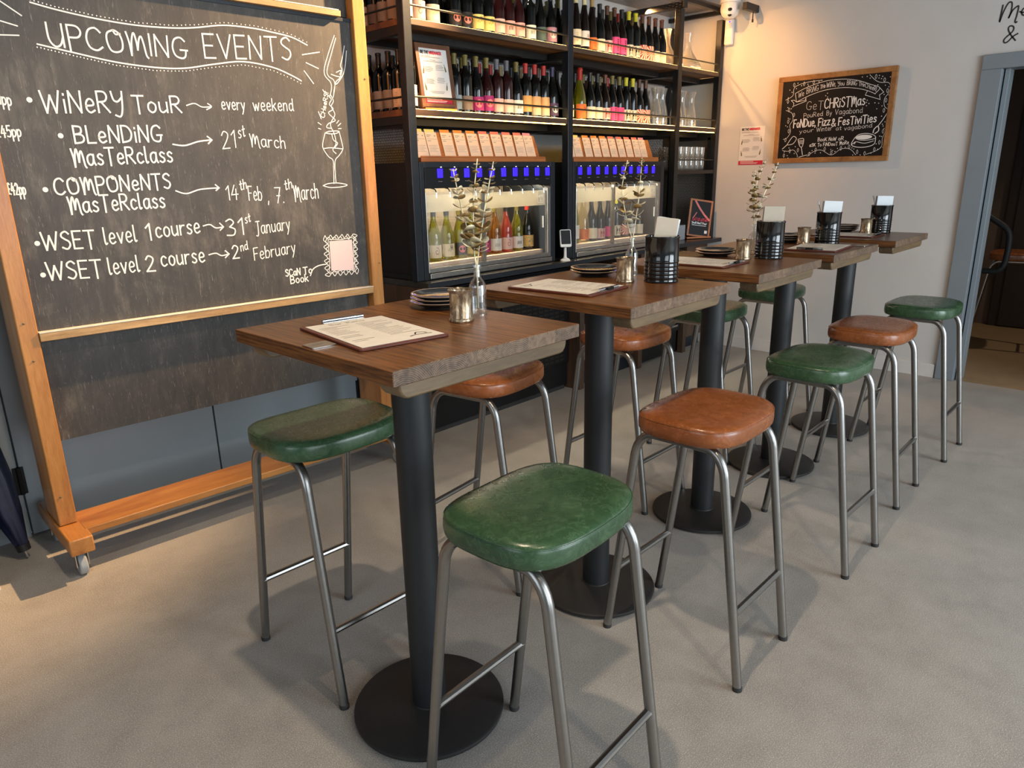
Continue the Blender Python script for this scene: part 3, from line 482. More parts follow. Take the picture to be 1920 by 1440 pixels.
CD= [(2.4,2.027),(2.382,2.01),(2.407,1.973),(2.404,1.905),(2.367,1.907),(2.377,1.895),(2.394,1.828),(2.382,1.822),(2.409,1.776),(2.395,1.767),(2.343,2.07),(2.351,2.033),(2.314,2.05),(2.268,2.056),(2.264,2.045),(2.188,2.065),(2.168,2.074),(2.119,1.982),(2.13,1.966),(2.116,1.956),(1.889,2.069),(1.857,2.069),(1.836,2.056),(1.777,2.068),(1.755,2.06),(1.778,2.051),(1.761,2.046),(1.705,2.052),(1.697,2.011),(1.731,2.001),(1.707,1.989),(1.78,2.008),(1.839,1.913),(1.843,1.899),(1.825,1.89),(1.84,1.877),(1.786,1.892),(1.761,1.887),(1.769,1.852),(1.737,1.868),(1.702,1.876),(1.732,1.942),(1.701,1.936),(1.732,1.801),(1.705,1.762),(1.693,1.758),(1.72,1.747),(1.714,1.735),(1.705,1.719),(1.728,1.669),(1.716,1.666),(1.7,1.594),(1.732,1.582),(1.746,1.618),(2.369,1.614),(2.321,1.621),(2.325,1.572),(2.37,1.541),(2.128,1.571),(2.168,1.57),(2.192,1.589),(2.055,1.592),(2.041,1.584),(2.024,1.577),(2.008,1.597),(1.954,1.604),(1.907,1.597),(1.893,1.589),(1.845,1.547),(1.896,1.548),(1.774,1.557),(2.207,1.576),(2.378,1.558),(2.403,1.586)]
WALLTXT= [[(1.111,2.406),(1.114,2.359),(1.116,2.312),(1.104,2.364),(1.086,2.411),(1.071,2.418),(1.063,2.403),(1.063,2.36),(1.071,2.327),(1.056,2.368),(1.032,2.39),(1.027,2.379),(1.03,2.333),(1.034,2.306),(1.029,2.297),(1.024,2.301)],[(1.016,2.356),(1.001,2.349),(0.988,2.356),(0.988,2.371),(1.0,2.371),(1.007,2.354),(1.001,2.337),(0.986,2.331)],[(1.016,2.196),(1.047,2.234),(1.062,2.264),(1.058,2.28),(1.043,2.28),(1.034,2.267),(1.038,2.249),(1.051,2.235),(1.073,2.213),(1.077,2.197),(1.067,2.188),(1.052,2.196),(1.032,2.219),(1.009,2.233)]]
FX=sum(p[0] for p in CL[11][2])/len(CL[11][2]);FZ=sum(p[1] for p in CL[11][2])/len(CL[11][2])

# ------------------------------------------------------------------ setting
XE = 5.66                                    # end wall
struct(MB().box(-1.5, XE+.02, -3.6, 3.49, -.06, 0).build('floor', 'floor', smooth=False))
struct(MB().box(XE+.02, 9.4, -1.6, 2.4, -.06, -.001).build('floor_corridor', 'corrfloor', smooth=False))
struct(MB().box(-1.5, XE+.2, 3.47, 3.6, 0, 3.4).build('wall_back', 'wall', smooth=False))
wm = MB(); wm.box(XE, XE+.13, 1.15, 3.47, 0, 3.4); wm.box(XE, XE+.13, -3.6, .05, 0, 3.4); wm.box(XE, XE+.13, .05, 1.15, 2.115, 3.4)
struct(wm.build('wall_end', 'wall', smooth=False))
struct(MB().box(-1.5, XE+.2, -3.6, 3.6, 3.4, 3.5).build('ceiling', 'ceil', smooth=False))
struct(MB().box(XE-.014, XE, 1.18, 3.0, 0, .098).build('baseboard_end', 'skirt', smooth=False, bevel=.003))
# doorway frame in the end wall
df = bpy.data.objects.new('door_1', None); col.objects.link(df); struct(df)
MB().box(XE-.022, XE+.15, 1.055, 1.172, 0, 2.04).build('jamb', 'frame_grey', df, smooth=False, bevel=.004)
MB().box(XE-.022, XE+.15, .03, 1.172, 2.04, 2.128).build('lintel', 'frame_grey', df, smooth=False, bevel=.004)
MB().box(XE+.03, XE+.15, 1.02, 1.048, 0, 2.04).build('stop_bead', 'frame_grey', df, smooth=False, bevel=.003)
MB().box(XE-.022, XE+.15, -.06, .06, 0, 2.04).build('jamb', 'frame_grey', df, smooth=False, bevel=.004)
# corridor
struct(MB().box(XE+.13, 9.3, 1.50, 1.6, 0, 2.9).build('wall_corridor', 'corr', smooth=False))
struct(MB().box(8.0, 8.1, -1.6, 1.5, 0, 2.9).build('wall_far', 'corr', smooth=False))
struct(MB().box(XE+.13, 9.3, -1.7, -1.6, 0, 2.9).build('wall_side', 'corr', smooth=False))
struct(MB().box(XE+.13, 9.3, -1.7, 1.6, 2.9, 3.0).build('ceiling_corridor', 'ceil', smooth=False))
d3 = bpy.data.objects.new('door_3', None); col.objects.link(d3); struct(d3)
MB().box(7.95, 8.0, .2, 1.28, .0, 2.1).build('frame', 'corrdoor', d3, smooth=False, bevel=.004)
MB().box(7.93, 7.96, .28, 1.20, .01, 2.03).build('leaf', 'corrdoor', d3, smooth=False, bevel=.004)
MB().box(7.92, 7.93, .3, .9, .02, .26).build('kick_plate', 'black', d3, smooth=False)
# grey double doors behind the chalkboard
d2 = bpy.data.objects.new('door_2', None); col.objects.link(d2); struct(d2)
for x0, x1 in ((.594, 1.434), (1.442, 2.30)):
    lf = MB().box(x0, x1, 3.425, 3.465, .008, 2.4).build('leaf', 'greywall', d2, smooth=False, bevel=.002)
for hx, hz in ((.588, .2), (.588, 1.4), (2.305, .2), (2.305, 1.4)):
    MB().cyl((hx, 3.418, hz), (hx, 3.418, hz+.12), .009, 10).box(hx-.02, hx+.02, 3.42, 3.428, hz, hz+.12).build('hinge', 'black', d2)
struct(MB().box(2.312, 2.40, 3.43, 3.47, 0, 2.45).build('trim_2', 'greywall', smooth=False))
struct(MB().box(-1.4, .586, 3.43, 3.47, 0, 2.45).build('trim_3', 'greywall', smooth=False))
t1 = MB().box(-.9, .378, 3.04, 3.14, .04, 2.6).build('trim_1', 'brick', smooth=False); struct(t1)
MB().box(-.9, .386, 3.032, 3.148, 0, .04).build('skirting', 'skirt', t1, smooth=False)
# lettering on the end wall, running out of the photo
wl = Ink((XE-.0012, 0, 0), (0,1,0), (0,0,1))
for s in WALLTXT: wl.line(s, .0085)
tag(wl.build('wall_lettering', 'ink'), 'black hand-drawn lettering high on the white wall above the doorway', 'lettering')

# ------------------------------------------------------------------ chalkboard on castors
cb = thing('chalkboard', 'large old school chalkboard in a honey wood frame on castors, chalked with upcoming events', 'chalkboard', (.608, 3.006, 0), R(-2.5))
for x in (0, 1.505):
    MB().box(x, x+.063, 0, .205, .181, 2.52).build('side_post', 'honey', cb, bevel=.004)
    p = MB(); prof = [(-.158, .112), (-.158, .178), (.30, .182), (.335, .176), (.35, .15), (.335, .125), (.29, .112)]
    n = len(prof); vs = [(x-.009, y, z) for y, z in prof]+[(x+.073, y, z) for y, z in prof]
    p.add(vs, [tuple(range(n)), tuple(range(2*n-1, n-1, -1))]+[(i, n+i, n+(i+1) % n, (i+1) % n) for i in range(n)])
    p.build('foot', 'honeyy', cb, bevel=.005)
    for y in (-.095, .285):
        c = MB().cyl((x+.017, y+.012, .044), (x+.047, y+.012, .044), .043, 24).build('castor', 'greybox', cb, bevel=.006)
        MB().box(x+.010, x+.054, y-.02, y+.03, .096, .112).box(x+.009, x+.013, y-.012, y+.024, .04, .1).box(x+.051, x+.055, y-.012, y+.024, .04, .1).build('castor_fork', 'steel', c, smooth=False)
MB().box(.064, 1.504, -.085, .108, .150, .180).build('stretcher', 'honeyx', cb, bevel=.004)
MB().box(.064, 1.504, .026, .044, .935, 2.146).build('writing_board', 'slate', cb, smooth=False)
MB().box(.064, 1.504, .050, .066, .505, .945).build('lower_board', 'slate', cb, smooth=False)
lg = MB().box(.064, 1.504, -.006, .05, .906, .937, 0).build('chalk_ledge', 'ledge', cb, bevel=.002)
MB().box(.064, 1.504, -.007, .046, .9372, .9402).build('ledge_edge', 'whitewood', lg, smooth=False)
MB().box(.064, 1.504, .044, .05, .900, .906).build('ledge_trim', 'greybox', lg, smooth=False)
lg = MB().box(.064, 1.44, -.004, .05, 2.148, 2.172).build('upper_ledge', 'ledge', cb, bevel=.002)
MB().box(.064, 1.43, -.005, .046, 2.1722, 2.176).build('ledge_edge', 'whitewood', lg, smooth=False)
MB().box(.064, 1.504, .02, .05, 2.135, 2.15).build('ledge_trim', 'bluesteel', lg, smooth=False)
MB().box(.064, 1.504, .050, .066, 2.16, 2.50).build('top_board', 'slate', cb, smooth=False)
MB().box(.064, 1.504, .02, .18, 2.48, 2.52).build('top_rail', 'honeyx', cb, bevel=.004)
for x, z in ((.024, .84), (.018, .98), (.016, .30), (1.54, 1.9), (1.545, 1.05)):
    MB().lathe([(0, .0), (.004, 0), (.004, .002), (0, .003)], 10).build('screw', 'brass', cb, (x+.006, -.0005, z), (pi/2, 0, 0))
for wv in WORDS:
    k = Ink((0, .0254, 0), (1,0,0), (0,0,1)); k.word(*wv); k.build('chalk_lettering', 'chalk', cb)
for wd, sm, P in LINES[:17]:
    k = Ink((0, .0254, 0), (1,0,0), (0,0,1)); k.line(P, wd*.85, sm); k.build('chalk_line', 'chalk', cb)
for p in BUL:
    k = Ink((0, .0254, 0), (1,0,0), (0,0,1)); k.dot(p, .009, 14); k.build('chalk_bullet', 'chalk', cb)
k = Ink((0, .0254, 0), (1,0,0), (0,0,1))
for p in DOTS: k.dot(p, .0024, 6)
k.build('chalk_dots', 'chalk', cb)['kind'] = 'stuff'
for wd, sm, P in LINES[17:]:
    k = Ink((0, .0254, 0), (1,0,0), (0,0,1)); k.line(P, wd*.85, sm); k.build('chalk_line', 'chalk', cb)
k = Ink((1.329, .0253, 1.722), (.28, 0, .96), (-.96, 0, .28)); k.word('CHeeRS!', 0, 0, .112, 0, .02, .0032); k.build('chalk_caption', 'chalk', cb)
MB().add([(1.298, .0252, 1.174), (1.421, .0252, 1.1725), (1.421, .0252, 1.0295), (1.295, .0252, 1.0355)], [(3,2,1,0)]).build('blank_card', 'pinkcard', cb, smooth=False)

# ------------------------------------------------------------------ shelving unit
YF = 2.97
su = thing('shelving_unit', 'tall black steel wine shelving unit with wooden boards and rails behind the tables', 'shelves', (0, 0, 0))
PX = (2.474, 3.745, 5.035, 5.655)
for x in PX:
    MB().box(x-.05, x, YF, YF+.05, .919, 2.585).build('post', 'bluesteel' if x < 4 else 'steel_dark', su, smooth=False, bevel=.003)
    MB().box(x-.05, x, 3.415, 3.465, .919, 2.585).build('post', 'steel_dark', su, smooth=False, bevel=.003)
for z, t in ((2.203, .029), (1.787, .031)):
    for i in range(3):
        a, b_ = PX[i], PX[i+1]-.05
        s_ = MB().box(a, b_, YF+.004, 3.46, z-t, z).build('shelf_board', 'shelfwood', su, smooth=False, bevel=.002)
        MB().box(a, b_, YF+.17, YF+.20, z-t-.034, z-t-.001).box(a, b_, 3.40, 3.43, z-t-.034, z-t-.001).build('angle_bar', 'steel_dark', s_, smooth=False)
        MB().box(a+.01, b_-.01, YF+.0085, YF+.019, z+.0002, z+.0008).build('led_strip', 'ledup', s_, smooth=False)
        MB().cyl((a-.02, YF+.012, z+.06), (b_+.02, YF+.012, z+.06), .0055, 8).build('guard_rail', 'steel_dark', su)
        if z < 2: MB().box(a+.01, b_-.02, YF+.006, YF+.013, z-t-.005, z-t-.0005).build('led_strip', 'led', s_, smooth=False)
    MB().cyl((2.449, YF+.02, z+.06), (2.449, 3.43, z+.06), .0055, 8).build('guard_rail', 'steel_dark', su)
    MB().box(2.43, 2.462, YF+.05, 3.43, z-t, z).build('end_board', 'shelfwood', su, smooth=False)
    for x in PX: MB().box(x-.045, x-.005, YF+.05, 3.42, z-t-.04, z-t-.002).build('bracket', 'steel_dark', su, smooth=False)
s_ = MB().box(PX[2], PX[3]-.05, YF+.004, 3.46, 1.437, 1.465).build('shelf_board', 'steel_dark', su, smooth=False, bevel=.002)
MB().cyl((PX[2]-.02, YF+.012, 1.543), (PX[3]-.03, YF+.012, 1.543), .005, 8).build('guard_rail', 'steel_dark', su)
for x, m_ in ((2.455, 'lattice_v'), (5.012, 'lattice_warm'), (5.61, 'lattice_warm')):
    y0 = 3.02
    MB().add([(x, y0, .94), (x, 3.42, .94), (x, 3.42, 1.71), (x, y0, 1.71)], [(0,1,2,3)]).build('mesh_panel', m_, su, smooth=False)
    MB().box(x-.008, x+.008, y0, y0+.02, .925, 1.72).box(x-.008, x+.008, y0, 3.42, .92, .945).box(x-.008, x+.008, y0, 3.42, 1.70, 1.72).build('mesh_frame', 'steel_dark', su, smooth=False)
for x in PX[:3]: MB().box(x-.05, x, YF-.02, 3.465, 2.588, 2.628).build('top_beam', 'steel_dark', su, smooth=False)
MB().box(PX[3]-.03, PX[3], 2.95, 3.465, 2.63, 2.66).build('top_beam', 'steel_dark', su, smooth=False)
MB().box(PX[2]-.05, PX[3], YF+.02, YF+.05, 2.645, 2.67).build('top_beam', 'steel_dark', su, smooth=False)
MB().add([(3.75, 2.955, 2.674), (5.62, 2.955, 2.674), (5.62, 3.46, 2.674), (3.75, 3.46, 2.674)], [(0,1,2,3)]).build('canopy_mesh', 'lattice_top', su, smooth=False)

# ------------------------------------------------------------------ worktop and units under it
wt = thing('worktop', 'long dark metal worktop carrying the wine dispensers', 'worktop', (0,0,0))
MB().box(2.43, 5.655, 2.89, 3.468, .918-.031, .918).build('slab', ['worktop', 'bluesteel'], wt, smooth=False, bevel=.002).data.polygons[2].material_index = 1
cu = thing('counter_unit', 'dark walnut counter unit with open low shelf under the metal worktop', 'cabinet', (0,0,0))
MB().box(2.432, 2.46, 2.945, 3.46, .0, .886).build('end_panel', 'slatwood', cu, smooth=False, bevel=.002)
for x in (3.80, 4.53, 5.19):
    MB().box(x, x+.05, 2.945, 3.46, .0, .886).build('upright', 'slatwood', cu, smooth=False, bevel=.002)
MB().box(3.85, 4.53, 2.99, 3.44, .115, .14).build('low_shelf', 'slatwood', cu, smooth=False, bevel=.002)
MB().box(3.85, 4.53, 3.03, 3.05, .0, .114).build('plinth', 'bluesteel', cu, smooth=False); MB().box(5.24, 5.6, 3.03, 3.05, 0, .1).build('plinth', 'bluesteel', cu, smooth=False)
MB().box(3.85, 4.53, 3.43, 3.46, .141, .886).build('back_panel', 'black', cu, smooth=False)
MB().box(5.24, 5.62, 3.0, 3.02, .101, .886).build('side_panel', 'slatwood', cu, smooth=False)
fr = thing('undercounter_fridge', 'black undercounter cooler with slotted vents under the left of the worktop', 'fridge', (2.47, 3.03, 0))
MB().box(0, 1.32, .02, .42, .03, .85).build('body', 'black', fr, smooth=False, bevel=.004)
MB().box(.01, .64, 0, .02, .2, .84).build('door', 'black', fr, smooth=False, bevel=.003); MB().box(.66, 1.31, 0, .02, .2, .84).build('door', 'black', fr, smooth=False, bevel=.003)
g = MB()
for j in range(16):
    for i in range(10): g.box(.72+i*.055, .765+i*.055, -.002, .001, .22+j*.028, .232+j*.028)
g.build('vent_slots', 'steel_dark', fr, smooth=False)
MB().box(.02, 1.30, .03, .40, 0, .03).build('base', 'rubber', fr, smooth=False)
f2 = thing('glass_door_fridge', 'small glass-fronted fridge with glasses inside, right part under the worktop', 'fridge', (4.60, 2.965, 0))
MB().box(0, .57, .45, .47, .02, .86).box(0, .02, .02, .45, .02, .86).box(.55, .57, .02, .45, .02, .86).box(0, .57, .02, .45, .84, .86).box(0, .57, .02, .45, .02, .2).build('body', 'black', f2, smooth=False)
dr = MB().box(0, .57, 0, .02, .2, .25).box(0, .57, 0, .02, .81, .86).box(0, .04, 0, .02, .25, .81).box(.53, .57, 0, .02, .25, .81).build('door', 'black', f2, smooth=False)
MB().box(.04, .53, .008, .012, .25, .81).build('glass', 'pane', dr, smooth=False)
MB().box(.04, .53, -.004, .0, .235, .25).build('seal', 'steel', dr, smooth=False)
MB().box(.02, .55, .03, .44, .50, .51).build('rack', 'steel', f2, smooth=False)
MB().box(.1, .47, .30, .31, .815, .825).build('light_strip', 'ledcool', f2, smooth=False)

# ------------------------------------------------------------------ wine dispensers
def dispenser(x0, label, screens):
    d = thing('wine_dispenser', label, 'wine dispenser', (x0, 2.972, .919), 0, 'wine dispensers on the worktop')
    W_, T_ = 1.09, .612
    MB().box(0, .03, 0, .44, 0, T_).box(W_-.045, W_, 0, .44, 0, T_).box(.03, W_-.045, .42, .44, 0, T_).box(.03, W_-.045, 0, .44, T_-.03, T_).box(.03, W_-.045, 0, .44, 0, .035).build('case', 'bluesteel', d, smooth=False, bevel=.002)
    MB().box(.03, W_-.045, -.004, .10, .478, T_-.03).build('control_panel', 'black', d, smooth=False, bevel=.002)
    for sx in screens:
        x = sx-x0
        s_ = MB().box(x-.019, x+.019, -.0075, -.004, .531, .578).build('touch_screen', 'screen', d, smooth=False, bevel=.002)
        g = MB()
        for q in (-.010, 0, .010): g.lathe([(0, -.0045), (.003, -.0045), (.003, -.004)], 8, (x+q, -.0045, .517))
        g.box(x+.004, x+.014, -.006, -.004, .583, .588); g.build('button_row', 'btn', s_, smooth=False)
        pts = [(x-.02, .05, .478), (x-.02, .03, .475)]+[(x-.02, .03-.02*math.sin(a), .455+.02*math.cos(a)) for a in (.2, .8, 1.4, 1.6)]+[(x-.02, .008, .43)]
        MB().tube(pts, .0035, 8).build('spout', 'chrome', d)
    MB().box(.035, W_-.05, .405, .415, .035, .478).build('back_panel', 'coolerback', d, smooth=False)
    MB().box(.035, W_-.05, .06, .41, .036, .078).build('bottle_deck', 'card', d, smooth=False)
    MB().box(.05, W_-.07, .115, .14, .482, .490).build('light_strip', 'ledcool', d, smooth=False)
    fr_ = MB().box(.03, W_-.045, .0, .03, .036, .060).box(.03, W_-.045, -.012, .03, .006, .034).box(W_-.075, W_-.045, .0, .02, .06, .46).box(.03, .036, 0, .02, .06, .46).build('door_frame', 'steel', d, smooth=False, bevel=.002)
    gl = MB().box(.036, W_-.075, .008, .012, .06, .46).build('glass_door', 'pane', d, smooth=False)
    MB().box(.036, W_-.075, .02, .022, .355, .445).build('frosted_band', 'frost', gl, smooth=False)
    MB().box(W_-.115, W_-.108, .002, .008, .22, .29).build('handle', 'white', gl, smooth=False)
    k = Ink((W_-.155, .0072, .372), (1,0,0), (0,0,1)); k.line([(0,0),(.05,0),(.05,.07),(0,.07),(0,0)], .002, 0); k.word('wye', .006, .03, .044, .034, .022, .002); k.line([(.028,.02),(.02,.008),(.034,.012)], .002); k.build('logo_sticker', 'white', gl)
    MB().box(.455, .472, .004, .03, .06, .46).build('divider', 'steel', d, smooth=False)
    return d
D1 = dispenser(2.478, 'left black wine dispenser with ten blue screens, beside the chalkboard', [2.617*.9868+.03, ]+[2.582+.0975*i+.03 for i in range(1, 10)])
D2 = dispenser(3.752, 'right black wine dispenser with ten blue screens, next to the glassware bay', [3.785+.0965*i+.03 for i in range(10)])

# ------------------------------------------------------------------ bottles
def prof_bottle(kind, H_=.30, r=.0375):
    if kind == 'burgundy': P = [(0,.004),(r*.7,.001),(r*.96,.004),(r,.012),(r,.125),(r*.97,.142),(r*.86,.162),(r*.66,.186),(r*.48,.208),(.0145,.232),(.0135,.25),(.0135,H_-.012),(.0155,H_-.011),(.0155,H_-.003),(.012,H_),(0,H_)]
    elif kind == 'bordeaux': P = [(0,.004),(r*.7,.001),(r*.96,.004),(r,.012),(r,.178),(r*.95,.192),(r*.78,.206),(r*.52,.218),(.0150,.228),(.0135,.24),(.0135,H_-.012),(.0155,H_-.011),(.0155,H_-.003),(.012,H_),(0,H_)]
    elif kind == 'flute': P = [(0,.004),(r*.7,.001),(r*.94,.004),(r*.94,.012),(r*.93,.13),(r*.86,.165),(r*.7,.205),(r*.5,.245),(.0140,.275),(.0135,H_+.01),(.0155,H_+.011),(.0155,H_+.02),(0,H_+.02)]
    else: r = r*1.15; P = [(0,.004),(r*.7,.001),(r*.96,.004),(r,.012),(r,.12),(r*.93,.15),(r*.72,.19),(r*.46,.228),(.017,.25),(.0155,.27),(.0155,.30),(.018,.302),(.018,.31),(.015,.318),(0,.318)]
    return P
RAD = {'burgundy': .0395, 'bordeaux': .0375, 'flute': .0355, 'champagne': .044}
def glass_body(kind, mat): return MB().lathe(prof_bottle(kind, .30, .0395 if kind == 'burgundy' else .0375), 22).build('wine_bottle', mat, None, ang=50)
ME = {}
def mesh_once(key, fn):
    if key not in ME:
        o = fn(); ME[key] = o.data; bpy.data.objects.remove(o)
    return ME[key]
def inst(name, me, parent=None, loc=(0,0,0), rz=0):
    o = bpy.data.objects.new(name, me); col.objects.link(o); o.parent = parent; o.location = loc; o.rotation_euler = (0,0,rz); return o
def lab_mat(key, c, rough=.6): 
    k_ = 'label_'+key
    if k_ not in M: M[k_] = plain(k_, c, rough, var=.02, vscale=80)
    return k_
LAB = {'cream': srgb(236, 220, 188), 'white': srgb(232, 226, 216), 'yellow': srgb(238, 214, 130), 'pink': srgb(232, 176, 166), 'palepink': srgb(226, 190, 178), 'hotpink': srgb(232, 74, 132), 'magenta': srgb(150, 28, 100),
 'orange': srgb(226, 118, 44), 'grey': srgb(150, 144, 138), 'black': srgb(34, 30, 28), 'tan': srgb(224, 166, 96), 'teal': srgb(70, 88, 84), 'mauve': srgb(176, 128, 140), 'purple': srgb(84, 58, 84), 'brown': srgb(120, 104, 92), 'blue': srgb(110, 130, 150)}
CAP = {'black': (.012,.011,.011), 'yellow': srgb(206, 196, 40), 'cream': srgb(224, 210, 160), 'red': srgb(176, 44, 34), 'olive': srgb(110, 98, 40), 'brown': srgb(84, 50, 32), 'purple': srgb(52, 46, 78), 'gold': srgb(170, 140, 90), 'cork': srgb(200, 160, 100), 'grey': srgb(96,96,104)}
for k_, c in CAP.items(): M['cap_'+k_] = plain('capsule_'+k_, c, .38, var=.04)
# sunburst label: red rays on cream
m, nt, b = nmat('label_sunburst'); t = N(nt, 'ShaderNodeTexCoord'); s = N(nt, 'ShaderNodeSeparateXYZ'); L(nt, t.outputs['Object'], s.inputs[0])
an = mth(nt, 'ARCTAN2', mth(nt, 'SUBTRACT', s.outputs[2], .062), s.outputs[0]); st = mth(nt, 'GREATER_THAN', mth(nt, 'SINE', mth(nt, 'MULTIPLY', an, 13.0)), .05)
L(nt, mix(nt, st, srgb(236, 216, 186), srgb(196, 54, 40)), b.inputs['Base Color']); b.inputs['Roughness'].default_value = .6; M['label_sunburst'] = m
# cream-and-orange landscape label
m, nt, b = nmat('label_landscape'); t = N(nt, 'ShaderNodeTexCoord'); s = N(nt, 'ShaderNodeSeparateXYZ'); L(nt, t.outputs['Object'], s.inputs[0])
L(nt, ramp(nt, mth(nt, 'MULTIPLY', s.outputs[2], 9.0), [(.28, srgb(206, 196, 160)), (.5, srgb(214, 196, 150)), (.56, srgb(196, 84, 40)), (.66, srgb(232, 174, 112))]), b.inputs['Base Color']); M['label_landscape'] = m
m, nt, b = nmat('label_art'); f = noise(nt, coords(nt), 36, 3, .6, 2.0)
L(nt, ramp(nt, f, [(.34, srgb(60, 110, 130)), (.45, srgb(216, 186, 96)), (.55, srgb(226, 150, 70)), (.66, srgb(232, 206, 150))]), b.inputs['Base Color']); M['label_art'] = m
def wrap(r, z0, z1, half, mi=0, rr=.0008, a_c=-pi/2):
    return MB().lathe([(r+rr, z0), (r+rr, z1)], 14, a0=a_c-half, a1=a_c+half)
def label_mesh(kind, z0, z1, half, mat): return mesh_once(('lab', kind, z0, z1, half, mat), lambda: wrap(RAD[kind], z0, z1, half).build('label', mat))
def cap_mesh(kind, mat, ln=.055):
    if kind == 'champagne': P = [(.0188,.245),(.0172,.27),(.0170,.30),(.0192,.303),(.0192,.311),(.016,.3195),(0,.3195)]
    else:
        H_ = .32 if kind == 'flute' else .30
        P = [(.0148 if kind != 'flute' else .0147,H_-ln),(.0145,H_-.013),(.0162,H_-.0115),(.0162,H_-.002),(.013,H_+.001),(0,H_+.001)]
    return mesh_once(('cap', kind, mat), lambda: MB().lathe(P, 18).build('capsule', mat))
def art_mesh(kind, what, mat, cz=.065):
    """printed motif lying on the label"""
    def fn():
        r = RAD[kind]+.0014; mb = MB()
        def P(a, z): return (r*math.sin(a), -r*math.cos(a), z)
        if what == 'disc':
            vs = [P(0, cz)]+[P(.52*math.cos(2*pi*i/20), cz+.021*math.sin(2*pi*i/20)) for i in range(20)]
            mb.add(vs, [(0, 1+i, 1+(i+1) % 20) for i in range(20)])
        elif what == 'squiggle':
            random.seed(5)
            for q in range(5):
                a0 = random.uniform(-.35, .2); z0 = cz+random.uniform(-.02, .018)
                for i in range(6):
                    a = a0+i*.07; z = z0+.006*math.sin(i*1.7+q); mb.add([P(a, z), P(a+.07, z+.003), P(a+.07, z+.006), P(a, z+.0035)], [(0,1,2,3)])
        elif what == 'lines':
            for i in range(7):
                z = cz-.024+i*.008; mb.add([P(-.45, z), P(-.1, z), P(.42, z), P(.42, z+.0022), P(-.1, z+.0022), P(-.45, z+.0022)], [(0,1,4,5), (1,2,3,4)])
        elif what == 'script':
            for i in range(4):
                a = -.38+i*.2; mb.add([P(a, cz-.012), P(a+.09, cz-.012), P(a+.13, cz+.006+.004*(i % 2)), P(a+.05, cz+.008)], [(0,1,2,3)])
        elif what == 'face':
            for a, z, w_, h_ in ((0, cz+.022, .40, .006), (-.2, cz+.004, .12, .01), (.22, cz+.004, .12, .01), (0, cz-.016, .22, .005), (-.36, cz, .07, .03), (.38, cz, .07, .03)):
                mb.add([P(a-w_, z-h_), P(a+w_, z-h_), P(a+w_, z+h_), P(a-w_, z+h_)], [(0,1,2,3)])
        elif what == 'vertical':
            for i in range(6):
                z = cz-.034+i*.0125; mb.add([P(.12, z), P(.34, z), P(.34, z+.008), P(.12, z+.008)], [(0,1,2,3)])
        elif what == 'swirl':
            for i in range(16):
                a = i*.5; b2 = (i+1)*.5; q = .02+.022*i; q2 = .02+.022*(i+1)
                mb.add([P(.0+q*math.cos(a), cz+.045*q*math.sin(a)*1.3), P(q2*math.cos(b2), cz+.045*q2*math.sin(b2)*1.3), P((q2+.06)*math.cos(b2), cz+.045*(q2+.06)*math.sin(b2)*1.3), P((q+.06)*math.cos(a), cz+.045*(q+.06)*math.sin(a)*1.3)], [(0,1,2,3)])
        return mb.build('print', mat, smooth=False)
    return mesh_once(('art', kind, what, mat, cz), fn)
def bottle(x, y, z, kind, glass, label, group, lab=None, cap=None, art=None, rz=-.30, lz=(.028, .108), half=1.15):
    o = inst('wine_bottle', mesh_once(('b', kind, glass), lambda: glass_body(kind, glass)), None, (x, y, z), rz)
    tag(o, label, 'bottle', group)
    if lab:
        lm = ('label_'+lab) if ('label_'+lab) in M else lab_mat(lab, LAB[lab])
        lo = inst('label', label_mesh(kind, lz[0], lz[1], half, lm), o)
        if art: inst('print', art_mesh(kind, art[0], art[1], (lz[0]+lz[1])/2), lo)
    if cap: inst('capsule', cap_mesh(kind, 'cap_'+cap), o)
    return o
M['prt_pink'] = plain('print_pink', srgb(226, 120, 116), .6); M['prt_blue'] = plain('print_pale_blue', srgb(176, 206, 200), .6); M['prt_red'] = plain('print_red', srgb(176, 60, 50), .6); M['prt_cream'] = plain('print_cream', srgb(236, 206, 176), .6)
M['prt_orange'] = plain('print_orange', srgb(224, 130, 50), .6)
BL = srgb
def row(y, z, xs, specs, where, group):
    n = len(xs)
    for i, (x, sp) in enumerate(zip(xs, specs)):
        desc, kind, glass, lab, cap, art, lz = sp
        side = ('%s from its left end' % ORD[i]) if i < n/2 else ('%s from its right end' % ORD[n-1-i])
        bottle(x*.9868+.012, y, z, kind, glass, desc+' bottle, '+where+', '+side, group, lab, cap, art, -.32+random.uniform(-.08, .08), lz)
ORD = ['first', 'second', 'third', 'fourth', 'fifth', 'sixth', 'seventh', 'eighth', 'ninth', 'tenth']
B_, X_, F_, C_ = 'burgundy', 'bordeaux', 'flute', 'champagne'
bt, bb, br = 'bottle', 'bottle_brown', 'bottle_red'
LO = (.018, .09); HI = (.03, .12); LW = (.012, .082)
